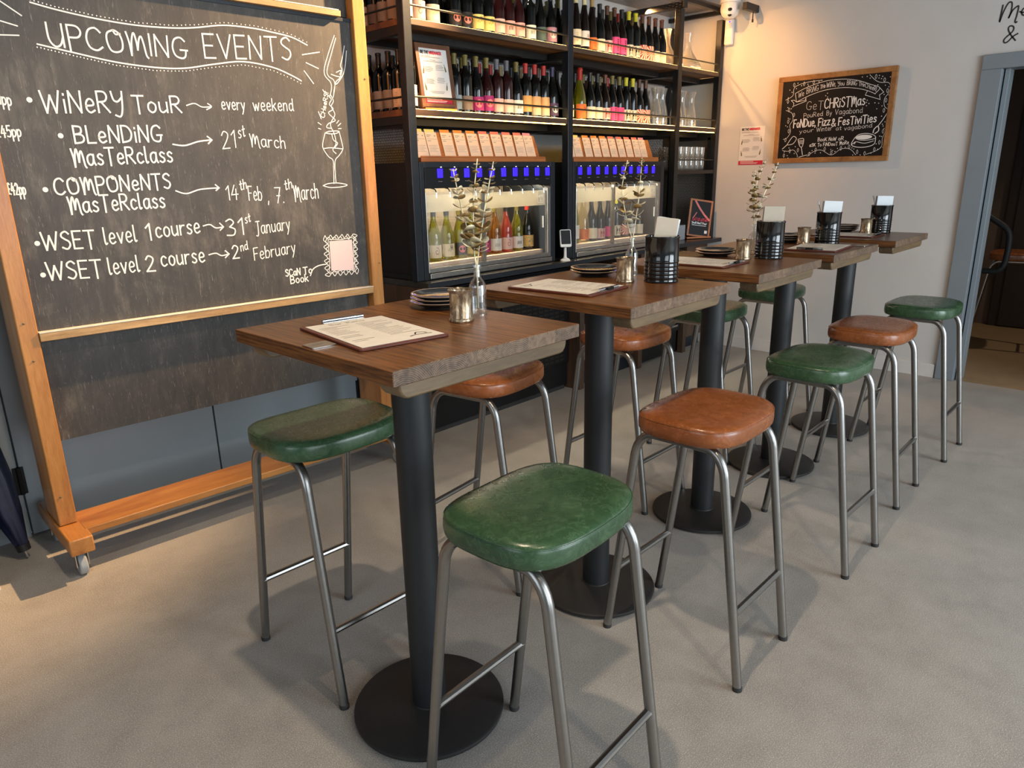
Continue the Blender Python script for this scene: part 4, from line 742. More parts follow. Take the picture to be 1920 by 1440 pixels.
top1 = [('white-labelled', X_, bt, 'cream', 'black', ('lines', 'greyink'), (.02, .12)), ('pink-swirl label', X_, bt, 'palepink', 'black', ('swirl', 'prt_red'), (.012, .10)), ('cream script label', B_, bt, 'cream', 'black', ('squiggle', 'prt_orange'), (.01, .095)),
 ('black label with pink disc', B_, bt, 'black', 'olive', ('disc', 'prt_pink'), LO), ('black label with pink disc', B_, bt, 'black', 'olive', ('disc', 'prt_pink'), LO), ('yellow-labelled', B_, bt, 'yellow', 'olive', ('squiggle', 'ink'), LO), ('yellow-labelled', B_, bt, 'yellow', 'olive', ('squiggle', 'ink'), LO),
 ('pale pink label', B_, br, 'palepink', 'brown', ('lines', 'greyink'), LO), ('pink-labelled', B_, br, 'pink', 'brown', ('script', 'ink'), LO), ('pink script label', B_, br, 'pink', 'brown', ('squiggle', 'prt_red'), LO), ('off-white label', X_, bt, 'white', 'black', ('script', 'ink'), LO),
 ('round teal label', B_, bt, 'teal', 'purple', None, LO), ('mauve label with pale blue disc', B_, bt, 'mauve', 'black', ('disc', 'prt_blue'), (.02, .10))]
top2 = [('mauve label with pale blue disc', B_, bt, 'mauve', 'black', ('disc', 'prt_blue'), (.02, .10)), ('cream-capped cream label', F_, 'bottle_brown', 'cream', 'cream', ('lines', 'greyink'), HI), ('cream-capped white label', F_, 'bottle_brown', 'white', 'cream', ('squiggle', 'prt_red'), HI),
 ('orange label', F_, bb, 'orange', 'gold', ('swirl', 'prt_red'), LO), ('plain cream label', B_, bt, 'cream', 'black', None, LO), ('illustrated label', B_, bb, 'palepink', 'brown', ('face', 'prt_red'), LO), ('hot pink label', B_, bb, 'hotpink', 'brown', ('vertical', 'ink'), (.02, .12)), ('hot pink label', B_, bb, 'hotpink', 'black', ('vertical', 'ink'), (.02, .12)),
 ('face-printed label, lime cap', X_, bt, 'cream', 'yellow', ('face', 'ink'), LO), ('face-printed label, lime cap', X_, bt, 'cream', 'yellow', ('face', 'ink'), LO), ('red sunburst label', B_, bt, 'sunburst', 'brown', None, (.012, .105)), ('red sunburst label', B_, bt, 'sunburst', 'brown', None, (.012, .105)), ('low cream label', B_, bt, 'cream', 'brown', None, LW), ('low cream label', B_, bt, 'cream', 'brown', ('lines', 'greyink'), LW)]
low1 = [('white-labelled', X_, bt, 'white', 'black', ('lines', 'greyink'), (.02, .12)), ('greyish pink label', B_, bt, 'palepink', 'black', None, LO), ('dark blue-grey label', X_, bt, 'blue', 'olive', None, LO), ('brown-grey label', X_, bt, 'brown', 'olive', None, LO), ('dark magenta label', B_, bt, 'magenta', 'olive', ('disc', 'prt_pink'), LO),
 ('bright magenta label', B_, br, 'magenta', 'olive', ('disc', 'prt_pink'), (.02, .10)), ('pink-labelled', X_, br, 'pink', 'grey', None, LO), ('pink-labelled', X_, br, 'palepink', 'grey', None, LO), ('slate blue label', X_, bt, 'blue', 'olive', None, LW), ('white script label', B_, bt, 'white', 'olive', ('script', 'ink'), LO), ('narrow tan label, red cap', X_, bt, 'tan', 'red', None, HI),
 ('orange landscape label, red cap', X_, bt, 'landscape', 'red', None, (.014, .12)), ('orange landscape label, red cap', X_, bt, 'landscape', 'red', None, (.014, .12)), ('purple label with pale blue disc', B_, bt, 'purple', 'purple', ('disc', 'prt_blue'), LO)]
low2 = [('cream label with red disc', C_, bt, 'cream', 'gold', ('disc', 'prt_red'), LO), ('orange label, foil-topped', C_, 'bottle_olive', 'orange', 'red', ('squiggle', 'prt_red'), (.014, .1)), ('plain cream label', B_, bt, 'cream', 'black', None, LO), ('plain cream label', B_, bt, 'cream', 'black', None, LO), ('illustrated label', B_, bb, 'palepink', 'brown', ('face', 'prt_red'), LO),
 ('hot pink label', B_, bt, 'hotpink', 'olive', ('vertical', 'ink'), (.014, .1)), ('hot pink label', B_, bt, 'hotpink', 'olive', None, (.014, .1)), ('face-printed label, lime cap', X_, bt, 'cream', 'yellow', ('face', 'ink'), LO), ('face-printed label, lime cap', X_, bt, 'cream', 'yellow', ('face', 'ink'), LO), ('red sunburst label', B_, bt, 'sunburst', 'brown', None, (.012, .1)), ('red sunburst label', B_, bt, 'sunburst', 'brown', None, (.012, .1))]
def spread(xs, mn=.083):
    xs = list(xs)
    for _ in range(30):
        for i in range(len(xs)-1):
            d = xs[i+1]-xs[i]
            if d < mn: e = (mn-d)/2; xs[i] -= e; xs[i+1] += e
    return xs
def fit(xs, lo, hi): 
    xs = spread(xs); a, b2 = xs[0], xs[-1]
    k_ = min(1, (hi-lo)/(b2-a)); xs = [lo+(x-a)*k_ if a < lo else x for x in xs] if a < lo or k_ < 1 else xs
    if xs[-1] > hi: xs = [x-(xs[-1]-hi) for x in xs]
    return xs
Y0 = 3.062
XT1 = fit([2.535,2.62,2.714,2.870,2.955,3.04,3.125,3.21,3.295,3.38,3.48,3.575,3.670], 2.53, 3.685)
XT2 = fit([3.803,3.894,3.988,4.06,4.145,4.23,4.315,4.40,4.485,4.57,4.655,4.74,4.825,4.91], 3.83, 4.93)
XL1 = fit([2.855,2.938,3.021,3.104,3.187,3.27,3.353,3.436,3.519,3.602,3.685], 2.855, 3.685)
XL2 = fit([3.835,3.965,4.075,4.157,4.249,4.331,4.415,4.495,4.575,4.655,4.735], 3.835, 4.80)
gU1, gU2, gL1, gL2 = 'front wine bottles, upper shelf, left bay', 'front wine bottles, upper shelf, middle bay', 'front wine bottles, lower shelf, left bay', 'front wine bottles, lower shelf, middle bay'
row(Y0, 2.204, XT1, top1, 'upper shelf left bay', gU1); row(Y0, 2.204, XT2, top2, 'upper shelf middle bay', gU2)
low1b = low1[2:8]+low1[9:]
bottle(2.516, Y0, 1.788, X_, bt, 'white-labelled bottle just left of the framed sign on the lower shelf', gL1, 'white', 'black', ('lines', 'greyink'), -.3, (.02, .12)); bottle(2.606, 3.115, 1.788, B_, bt, 'greyish pink label bottle half hidden behind the framed sign', gL1, 'palepink', 'black', None, -.3, LO); row(Y0, 1.788, XL1, low1b, 'lower shelf left bay', gL1); row(Y0, 1.788, XL2, low2, 'lower shelf middle bay', gL2)
# end column seen through the open side of the unit, labels turned that way
for z, hgt, cols, grp in ((2.204, 'upper', ('grey', 'grey', 'brown', 'white'), gU1), (1.788, 'lower', ('white', 'grey', 'grey', 'brown'), gL1)):
    for i, cc in enumerate(cols):
        bottle(2.522, 3.148+.084*i, z, B_ if hgt == 'upper' else X_, bt, '%s-labelled bottle, %s shelf, %s from the front along the open left side' % (cc, hgt, ORD[i+1]), grp, cc, 'black', ('lines', 'greyink') if cc != 'brown' else None, -1.05, (.02, .11))
# rows behind: nothing in the photo tells these apart
caps = ['black', 'black', 'olive', 'brown', 'black', 'purple', 'olive', 'black', 'red', 'brown', 'gold']
def back(z, x0, x1, lab_, grp):
    for ry in (3.152, 3.242, 3.332):
        x = x0+random.uniform(0, .02)+(.09 if z < 2 and x0 < 3 and ry < 3.2 else 0)
        while x < x1:
            bottle(x, ry, z, random.choice([B_, B_, X_]), random.choice([bt, bt, bb]), lab_, grp, None, random.choice(caps), None, 0); x += random.uniform(.086, .098)
back(2.204, 2.61, 3.64, 'dark wine bottle in the rows behind, upper shelf, left bay', 'back wine bottles, upper shelf, left bay')
back(2.204, 3.80, 4.82, 'dark wine bottle in the rows behind, upper shelf, middle bay', 'back wine bottles, upper shelf, middle bay')
back(1.788, 2.61, 3.64, 'dark wine bottle in the rows behind, lower shelf, left bay', 'back wine bottles, lower shelf, left bay')
back(1.788, 3.80, 4.66, 'dark wine bottle in the rows behind, lower shelf, middle bay', 'back wine bottles, lower shelf, middle bay')
# inside the dispensers
g1 = [('white-labelled half-hidden', F_, 'bottle_olive', 'white', 'black', None, LO), ('cream label with red print', B_, 'bottle_olive', 'cream', 'black', ('swirl', 'prt_red'), LO), ('cream label with grey print', B_, 'bottle_olive', 'cream', 'black', ('squiggle', 'ink'), LO), ('black label with pink disc', B_, 'bottle_olive', 'black', 'olive', ('disc', 'prt_pink'), LO), ('yellow-labelled', B_, 'bottle_olive', 'yellow', 'olive', ('squiggle', 'ink'), LO),
 ('magenta label', B_, 'bottle_amber', 'magenta', 'black', ('disc', 'prt_pink'), LO), ('pale label on amber wine', B_, 'bottle_amber', 'white', 'olive', ('script', 'greyink'), LO), ('pale pink label on rose wine', B_, 'bottle_rose', 'palepink', 'black', ('swirl', 'prt_red'), LO), ('white script label', B_, 'bottle_olive', 'white', 'olive', ('script', 'ink'), LO), ('painted art label, red cap', B_, bt, 'art', 'red', None, LO)]
g2 = [('white-labelled half-hidden', F_, 'bottle_olive', 'white', 'olive', None, LO), ('tall white label, cork-capped', F_, 'bottle_olive', 'white', 'cork', ('lines', 'greyink'), HI), ('orange label on pale wine', C_, 'bottle_clear', 'orange', None, ('swirl', 'prt_red'), LO), ('cream label on dark glass', B_, bt, 'cream', 'black', None, LO), ('illustrated label', B_, bt, 'palepink', 'black', ('face', 'prt_red'), LW),
 ('hot pink label', B_, bt, 'hotpink', 'black', ('vertical', 'ink'), LO), ('face-printed label, lime cap', X_, bt, 'cream', 'yellow', ('face', 'ink'), LO), ('red sunburst label', B_, bt, 'sunburst', 'brown', None, LO), ('plain pale label', B_, bt, 'white', 'black', None, LO), ('cream label near the hinge side', B_, bt, 'cream', 'black', None, LW)]
def inside(x0, specs, who, grp):
    for i, sp in enumerate(specs):
        desc, kind, glass, lab, cap, art, lz = sp
        bottle(x0+.098*i, 3.115, .998, kind, glass, desc+' bottle inside the '+who+' dispenser, '+(ORD[i] if i < 5 else ORD[9-i])+(' from its left' if i < 5 else ' from its right'), grp, lab, cap, art, -.34, lz)
inside(2.578, g1, 'left', 'bottles inside the left dispenser'); inside(3.845, g2, 'right', 'bottles inside the right dispenser')

# ------------------------------------------------------------------ tasting cards in their wooden racks on the dispensers
def rack(x0, x1, lab):
    r = thing('card_rack', lab, 'card rack', (x0, 3.02, 1.5315), 0, 'wooden card racks on the dispensers')
    w_ = x1-x0
    MB().box(0, w_, -.04, .06, .0, .022).box(0, w_, -.04, -.034, .022, .030).build('base', 'cardwood', r, smooth=False, bevel=.002)
    mb = MB(); mb.add([(0,.005,.022),(w_,.005,.022),(w_-.012,.05,.155),(.012,.05,.155),(0,.02,.022),(w_,.02,.022),(w_-.012,.062,.152),(.012,.062,.152)], [(0,1,2,3),(7,6,5,4),(0,4,5,1),(1,5,6,2),(2,6,7,3),(3,7,4,0)])
    mb.build('back_board', 'cardwood', r, smooth=False, bevel=.002); return r
rack(2.50, 3.49, 'orange wood rack of tasting cards on top of the left dispenser'); rack(3.765, 4.77, 'orange wood rack of tasting cards on top of the right dispenser')
TABC = {'yellow': srgb(226, 206, 120), 'orange': srgb(226, 140, 60), 'salmon': srgb(226, 120, 100), 'pink': srgb(226, 140, 150)}
for k_, c in TABC.items(): M['tab_'+k_] = plain('tab_'+k_, c, .7, var=.02)
tabs = ['yellow', 'yellow', 'orange', 'orange', 'orange', 'salmon', 'salmon', 'salmon', 'salmon', 'pink']
cm = MB().box(-.040, .040, 0, .0015, 0, .136).build('tasting_card', 'card', smooth=False); ME['card'] = cm.data; bpy.data.objects.remove(cm)
tm = {k_: (lambda o: (o.data, bpy.data.objects.remove(o))[0])(MB().box(-.040, .028, .0005, .0012, .136, .152).build('tab', 'tab_'+k_, smooth=False)) for k_ in TABC}
def card_text():
    k = Ink((0, -.0004, 0), (1,0,0), (0,0,1))
    k.rect(-.032, .0, .118, .122); k.rect(-.032, -.012, .110, .113); k.rect(-.036, .036, .098, .0995); k.rect(.02, .03, .114, .119)
    for i in range(5): k.rect(-.032, (.03, .022, .03, .016, .026)[i], .064-i*.008, .0655-i*.008)
    k.rect(-.032, -.008, .088, .091); return k.build('card_text', 'greyink')
tx = card_text(); ME['ctext'] = tx.data; bpy.data.objects.remove(tx)
for x0, nm in ((2.555, 'left'), (3.80, 'right')):
    for i in range(10):
        x = x0+.0965*i-(.012 if i in (1, 9) else 0)
        o = inst('tasting_card', ME['card'], None, (x, 3.022, 1.5545)); o.rotation_euler = (-.30, 0, 0)
        tag(o, 'tasting card with a %s tab, %s from the %s end of the %s rack' % (tabs[i], ORD[i] if i < 5 else ORD[9-i], 'left' if i < 5 else 'right', nm), 'card', 'tasting cards in the %s rack' % nm)
        inst('tab', tm[tabs[i]], o); inst('card_text', ME['ctext'], o)

# ------------------------------------------------------------------ glassware bay
def carafe_m(): return MB().lathe([(0,.002),(.036,.0),(.046,.004),(.048,.04),(.046,.08),(.038,.125),(.028,.165),(.026,.19),(.032,.225),(.042,.258),(.040,.258),(.030,.225),(.024,.19),(.026,.165),(.036,.125),(.044,.08),(.046,.04),(.044,.012),(0,.010)], 24).build('glass_carafe', 'glassware', ang=60)
ME['carafe'] = (lambda o: (o.data, bpy.data.objects.remove(o))[0])(carafe_m())
cl_ = [('waisted glass carafe next to the last sunburst bottle', 4.80, 3.04), ('waisted glass carafe, second beyond the sunburst bottles', 4.895, 3.05), ('waisted glass carafe just left of the third shelf post', 4.99, 3.15), ('waisted glass carafe right behind the third shelf post', 5.09, 3.04), ('glass carafe nearest to the wall on the lower shelf', 5.30, 3.04), ('waisted glass carafe beyond the third post, second from the wall', 5.19, 3.06), ('glass carafe in the back row behind the sunburst bottles', 4.90, 3.20)]
for lb, x, y in cl_: tag(inst('glass_carafe', ME['carafe'], None, (x, y, 1.788)), lb, 'carafe', 'glass carafes on the lower shelf')
def decanter_m(): return MB().lathe([(0,.004),(.05,.0),(.095,.006),(.104,.02),(.096,.045),(.06,.095),(.034,.135),(.022,.165),(.019,.20),(.024,.245),(.030,.27),(.028,.27),(.022,.245),(.017,.20),(.020,.165),(.032,.135),(.057,.095),(.092,.045),(.099,.02),(.09,.012),(0,.010)], 28).build('wine_decanter', 'glassware', ang=60)
ME['dec'] = (lambda o: (o.data, bpy.data.objects.remove(o))[0])(decanter_m())
tag(inst('wine_decanter', ME['dec'], None, (5.06, 3.12, 2.204)), 'wide clear glass decanter partly behind the third shelf post', 'decanter', 'decanters on the upper shelf'); tag(inst('wine_decanter', ME['dec'], None, (5.33, 3.10, 2.204)), 'wide clear glass decanter standing by the wall on the upper shelf', 'decanter', 'decanters on the upper shelf')
def tumbler_m(): return MB().lathe([(0,.002),(.026,0),(.031,.004),(.034,.04),(.036,.088),(.0345,.088),(.0325,.04),(.029,.012),(0,.012)], 20).build('glass_tumbler', 'glassware', ang=60)
ME['tum'] = (lambda o: (o.data, bpy.data.objects.remove(o))[0])(tumbler_m())
for i in range(6):
    for j in range(2):
        for q in range(2):
            tag(inst('glass_tumbler', ME['tum'], None, (5.10+.082*i, 3.05+.10*q, 1.466+.0885*j)), 'clear glass tumbler stacked two high in the bottom glassware bay', 'tumbler', 'stacked tumblers in the glassware bay')
for i in range(5):
    tag(inst('glass_tumbler', ME['tum'], None, (4.66+.09*i, 3.12, .512+.003)), 'clear glass standing inside the small glass-fronted fridge', 'glass', 'glasses inside the small fridge')
lb_ = tag(MB().box(4.05, 4.32, 3.05, 3.30, .1405, .345).build('carton', 'white', smooth=False, bevel=.003), 'white carton on the low shelf under the worktop', 'box')
bottle(3.93, 3.06, .1405, X_, 'bottle_rose', 'pale-labelled bottle beside the white carton on the low shelf', 'bottles on the low shelf', 'white', 'red', None, -.3, LO)

# ------------------------------------------------------------------ printed sheets
def winemaker(o_, u_, v_, W_, H_, parent, back=True):
    """sheet headed BE THE WINEMAKER with four small bottle pictures and a red foot band"""
    k = Ink(o_, u_, v_); k.word('BE', .07*W_, .905*H_, .17*W_, .905*H_, .05*H_, .0042*W_/.2); k.word('THE', .20*W_, .905*H_, .34*W_, .905*H_, .05*H_, .0042*W_/.2); k.build('heading_black', 'ink', parent)
    k = Ink(o_, u_, v_); k.word('WINE^AKER', .37*W_, .905*H_, .80*W_, .905*H_, .05*H_, .0042*W_/.2); k.build('heading_red', 'red', parent)
    k = Ink(o_, u_, v_)
    for y, x0, x1 in ((.86,.06,.40),(.84,.06,.74),(.79,.36,.56),(.765,.14,.80),(.66,.16,.40),(.635,.14,.44),(.61,.14,.42),(.585,.14,.36),(.70,.56,.78),(.675,.54,.82),(.65,.54,.80),(.62,.54,.84),(.44,.16,.40),(.415,.14,.44),(.39,.14,.40),(.365,.14,.42),(.47,.56,.80),(.445,.54,.80),(.42,.54,.82),(.39,.54,.78),(.22,.24,.76),(.195,.28,.72)):
        k.rect(x0*W_, x1*W_, y*H_, y*H_+.009*H_)
    k.build('body_text', 'greyink', parent)
    for bx, by, tl in ((.10,.60,.25),(.88,.66,-.25),(.10,.30,-.22),(.86,.32,.22)):
        k = Ink(o_, u_, v_); a, b2 = math.sin(tl), math.cos(tl); P = [(-.022,-.07),(.022,-.07),(.022,.01),(.008,.045),(.008,.09),(-.008,.09),(-.008,.045),(-.022,.01)]
        q = [((bx+(px*b2+py*a)*1.0)*W_, (by+(py*b2-px*a)*.9)*H_) for px, py in P]
        k.mb.add([k.o+k.u*x+k.v*y for x, y in q], [tuple(range(8))]); k.build('bottle_picture', 'cap_olive', parent)
    k = Ink(o_, u_, v_); k.rect(0, W_, 0, .11*H_); k.build('foot_band', 'red', parent)
    n_ = Vector(u_).cross(Vector(v_)).normalized()*.0004
    k = Ink(Vector(o_)+n_, u_, v_); k.rect(.08*W_, .62*W_, .078*H_, .09*H_); k.rect(.08*W_, .80*W_, .05*H_, .058*H_); k.rect(.08*W_, .76*W_, .03*H_, .038*H_); k.build('foot_text', 'white', parent)
po = tag(MB().box(XE-.002, XE-.0005, 2.583, 2.787, 1.498, 1.788).build('wall_poster', 'white', smooth=False), 'small white winemaking poster with a red foot band pinned on the wall', 'poster')
winemaker((XE-.0024, 2.787, 1.498), (0,-1,0), (0,0,1), .204, .29, po)
# framed sign leaning on the shelf
fs = thing('framed_sign', 'brown framed winemaking sign tilted in its wooden stand on the lower shelf', 'sign', (2.672, 3.014, 1.7885), R(-4))
tl = Matrix.Rotation(-.20, 4, 'X')
H_ = .318; W_ = .226
def leaned(name, mb, mat, par, **kw):
    o = mb.build(name, mat, par, **kw); o.rotation_euler = (-.16, .0, 0); o.location = (0, .0, .012); return o
f_ = leaned('frame', MB().box(-W_/2, -W_/2+.022, -.010, .010, 0, H_).box(W_/2-.022, W_/2, -.010, .010, 0, H_).box(-W_/2+.022, W_/2-.022, -.010, .010, 0, .022).box(-W_/2+.022, W_/2-.022, -.010, .010, H_-.022, H_), 'walnutframe', fs, smooth=False, bevel=.001)
sh = leaned('sheet', MB().box(-W_/2+.021, W_/2-.021, -.004, .004, .021, H_-.021), 'white', fs, smooth=False)
winemaker((-W_/2+.022, -.0046, .022), (1,0,0), (0,0,1), W_-.044, H_-.044, sh)
MB().box(-W_/2+.01, W_/2-.01, -.018, .03, 0, .012).build('stand_base', 'cardwood', fs, smooth=False)
# christmas board on the end wall
xb = thing('christmas_board', 'small wood-framed black chalk sign about Christmas hung on the end wall', 'sign', (XE-.035, 2.075, 1.503))
y0, y1, z1 = -.413, .413, .618
MB().box(0, .034, y0, y1, z1-.036, z1).box(0, .034, y0, y1, 0, .036).box(0, .034, y0, y0+.036, .036, z1-.036).box(0, .034, y1-.036, y1, .036, z1-.036).build('frame', 'signwood', xb, smooth=False, bevel=.003)
pb = MB().box(.006, .03, y0+.034, y1-.034, .034, z1-.034).build('panel', 'boardblack', xb, smooth=False)
for t_, a, z_, b2, zz, h, wd in CW:
    k = Ink((.0055, -2.075, -1.503), (0,1,0), (0,0,1)); k.word(t_, a, z_, b2, zz, h, wd*(.72 if wd > .007 else .55)); k.build('chalk_lettering', 'chalk', xb)
k = Ink((.0055, -2.075, -1.503), (0,1,0), (0,0,1))
for wd, sm, P in CL: k.line(P, wd*.75, sm)
for (a, b2) in LEAF:
    k.line([(a, b2-.014), (a+.006, b2), (a, b2+.014), (a-.006, b2), (a, b2-.014)], .0022)
for p in CD: k.dot(p, .0034, 6)
k.mb.add([k.o+k.u*(FX+.055*math.cos(2*pi*i/20))+k.v*(FZ+.016*math.sin(2*pi*i/20)) for i in range(20)], [tuple(range(20))])
k.build('chalk_doodles', 'chalk', xb)
# wall devices
dc = thing('dome_camera', 'white ball-shaped security camera high in the corner above the shelves', 'camera', (5.50, 2.86, 2.56))
MB().lathe([(0,0),(.03,.004),(.055,.022),(.068,.05),(.070,.075),(.064,.10),(.066,.104),(.074,.108),(.074,.15),(.05,.16),(0,.16)], 28).build('housing', 'white', dc)
for dz, dx in ((.058, 0), (.024, -.004)): MB().lathe([(0,.004),(.010,.003),(.0145,0),(.016,-.004),(0,-.004)], 16).build('lens', 'black', dc, (-.0535+dx+(.012 if dz < .03 else -.006), -.030+(.006 if dz < .03 else -.002), dz), (R(70), 0, R(-62)))
MB().cyl((.0, 0, .15), (0, 0, .22), .03, 16).box(-.02, .16, -.02, .02, .21, .225).build('bracket', 'white', dc, smooth=False)
ps = thing('motion_sensor', 'slim white motion sensor box on the wall below the dome camera', 'sensor', (XE-.001, 2.925, 2.40))
MB().box(-.04, 0, -.034, .034, 0, .185).build('housing', 'white', ps, bevel=.012, seg=3)
MB().box(-.0415, -.039, -.022, .022, .115, .155).build('lens_window', 'skirt', ps, smooth=False); MB().box(-.0415, -.039, -.022, .022, .02, .06).build('lens_window', 'skirt', ps, smooth=False)
MB().box(-.0415, -.039, -.014, -.002, .160, .167).build('indicator', 'screen', ps, smooth=False)
tb = thing('track_bracket', 'dark metal clamp with a hanging bolt fixed beside the dome camera', 'bracket', (XE-.001, 2.72, 2.60))
MB().box(-.20, 0, -.018, .018, .0, .05).build('arm', 'steel_dark', tb, smooth=False, bevel=.003); MB().cyl((-.06, 0, -.055), (-.06, 0, .0), .004, 8).lathe([(.007,0),(.007,.02),(0,.02)], 8, (-.06, 0, -.07)).build('bolt', 'steel_dark', tb)

# ------------------------------------------------------------------ on the worktop
def reader(loc, rz, lab):
    o = thing('card_reader', lab, 'card reader', loc, rz, 'card readers on the worktop')
    MB().lathe([(0,0),(.032,0),(.032,.006),(.026,.012),(.012,.018),(.0095,.03),(.0085,.085),(.012,.095),(0,.095)], 22).build('stand', 'white', o)
    b_ = MB().prism(rrect(.074, .112, .010), -.008, .008).build('body', 'white', o, (0, -.004, .142), (R(90-14), 0, 0), bevel=.003)
    MB().prism(rrect(.062, .088, .004), .0082, .0088).build('display', 'black', b_, (0, .006, 0)); return o
reader((3.625, 2.935, .9185), R(-36), 'white card reader on its stand in front of the second shelf post')
reader((4.91, 3.02, .9185), R(40), 'white card reader turned away behind the black tin of leaflets')
bx = tag(MB().box(5.06, 5.33, 3.05, 3.14, .9185, 1.038).build('storage_box', 'greybox', smooth=False, bevel=.004), 'plain pale grey box on the worktop in front of the leaflet stand', 'box')
ls = thing('leaflet_stand', 'orange wood stand with a dark wine flyer at the right end of the worktop', 'sign', (5.45, 3.0, .924), R(-32))
def lean2(name, mb, mat, par=None): 
    o = mb.build(name, mat, par or ls, smooth=False); 
    if par is None: o.rotation_euler = (-.12, .15, 0); o.location = (0, 0, .012)
    return o
bo = lean2('board', MB().box(-.105, .105, 0, .012, 0, .30), 'cardwood')
fl = MB().box(-.088, .088, -.002, -.0005, .012, .286).build('flyer', 'boardblack', bo, smooth=False)
k = Ink((-.088, -.0024, .012), (1,0,0), (0,0,1))
k.line([(.03,.27),(.075,.215),(.12,.17),(.17,.13)], .016, 0); k.line([(.02,.13),(.05,.18)], .007, 0); k.build('bottle_picture', 'prt_pink', fl)
k = Ink((-.088, -.0027, .012), (1,0,0), (0,0,1)); k.word('LeT', .02, .115, .055, .115, .022, .0045); k.word('US', .064, .115, .088, .115, .022, .0045); k.word('oFFeR', .096, .115, .155, .115, .022, .0045); k.build('red_text', 'red', fl)
k = Ink((-.088, -.0027, .012), (1,0,0), (0,0,1)); k.word('YouR', .015, .09, .058, .09, .015, .0034); k.word('NexT', .066, .09, .106, .09, .015, .0034); k.word('Pour', .114, .09, .155, .09, .015, .0034); k.rect(.018, .15, .076, .080); k.rect(.14, .165, .018, .042); k.build('white_text', 'white', fl)
MB().box(-.11, .11, -.02, .06, 0, .012).build('base', 'cardwood', ls, smooth=False)

# ------------------------------------------------------------------ bar tables
ZT = 1.11
def table_proto():
    t = thing('bar_table', '', 'table', (0,0,0), 0, 'oak bar tables in a row')
    hx, hy, th = .283, .311, .032
    # one plank board: long grain on the faces and long edges, end grain at both plank ends
    MB().box(-hx, hx, -hy, hy, ZT-th, ZT, mis=[0, 0, 1, 0, 1, 0]).build('tabletop', ['table_top', 'table_end'], t, smooth=False, bevel=.0015, seg=1)
    for s_ in (-1, 1):
        z0, z1, x = ZT-th-.036, ZT-th-.0005, hx-.028
        ya, yb = (s_*(hy-.018), s_*(hy-.085)); ya, yb = min(ya, yb), max(ya, yb)
        P = [(-x, z1), (-x, z1-.014), (-x+.004, z1-.025), (-x+.012, z1-.033), (-x+.022, z0), (x-.022, z0), (x-.012, z1-.033), (x-.004, z1-.025), (x, z1-.014), (x, z1)]
        n = len(P); mb = MB(); mb.add([(a, ya, b_) for a, b_ in P]+[(a, yb, b_) for a, b_ in P], [tuple(range(n)), tuple(range(2*n-1, n-1, -1))]+[(i, n+i, n+(i+1) % n, (i+1) % n) for i in range(n)])
        mb.build('batten', 'batten', t, ang=50, bevel=.004)
    MB().box(-.17, .17, -.2, .2, ZT-th-.008, ZT-th-.0003).build('mounting_plate', 'black', t, smooth=False)
    MB().lathe([(.0475,.026),(.0475,ZT-.04)], 36).build('pole', 'blackpole', t)
    MB().lathe([(0,.004),(.204,.004),(.211,.006),(.2125,.012),(.2115,.017),(.205,.0205),(.10,.0275),(.052,.030),(.051,.034),(0,.034)], 64).build('base_plate', 'blackfine', t)
    for i in range(4):
        a = pi/4+i*pi/2; MB().lathe([(0,0),(.014,0),(.014,.005),(0,.005)], 12).build('glide', 'rubber', t, (.185*math.cos(a), .185*math.sin(a), 0))
    return t
TX = [1.064, 1.877, 2.665, 3.397, 4.158]; TY = [1.357, 1.374, 1.378, 1.388, 1.366]
TL = ['nearest oak bar table on a black pedestal, with a clipboard and a vase', 'oak bar table second from the camera with the first black tin', 'middle oak bar table of the row on a black pedestal', 'oak bar table fourth along the row, before the last one', 'last oak bar table in the row, nearest the white end wall']
tp = table_proto(); tp.location = (TX[0], TY[0], 0); tp['label'] = TL[0]
for i in range(1, 5): dup(tp, (TX[i], TY[i], 0), 0, TL[i])

# ------------------------------------------------------------------ bar stools
def seat_mesh():
    mb = MB(); n = 48; hx, hy = .203, .164; ex = 3.3
    def ring(sx, z, k=1.0):
        out = []
        for i in range(n):
            a = 2*pi*i/n; c, s_ = math.cos(a), math.sin(a)
            x = math.copysign(abs(c)**(2/ex), c)*hx*sx; y = math.copysign(abs(s_)**(2/ex), s_)*(hy-hx+hx*sx if sx > .6 else hy*sx)
            out.append((x, y, z+k*.008*((x/hx)**2-.6)))
        return out
    R_ = [(.80,.726,.0),(.93,.726,.1),(.975,.729,.3),(.995,.737,.5),(1.0,.750,.8),(.998,.766,1),(.987,.775,1),(.965,.781,1),(.90,.7855,1),(.78,.789,1),(.6,.791,1),(.4,.7915,1),(.2,.792,1)]
    vs = []; fs = []
    for sx, z, k in R_: vs += ring(sx, z, k)
    for j in range(len(R_)-1):
        for i in range(n): i2 = (i+1) % n; fs.append((j*n+i, j*n+i2, (j+1)*n+i2, (j+1)*n+i))
    c0 = len(vs); vs += [(0,0,.726), (0,0,.7872)]; L_ = (len(R_)-1)*n
    for i in range(n): i2 = (i+1) % n; fs.append((c0, i2, i)); fs.append((c0+1, L_+i, L_+i2))
    mb.add(vs, fs); return mb, ring
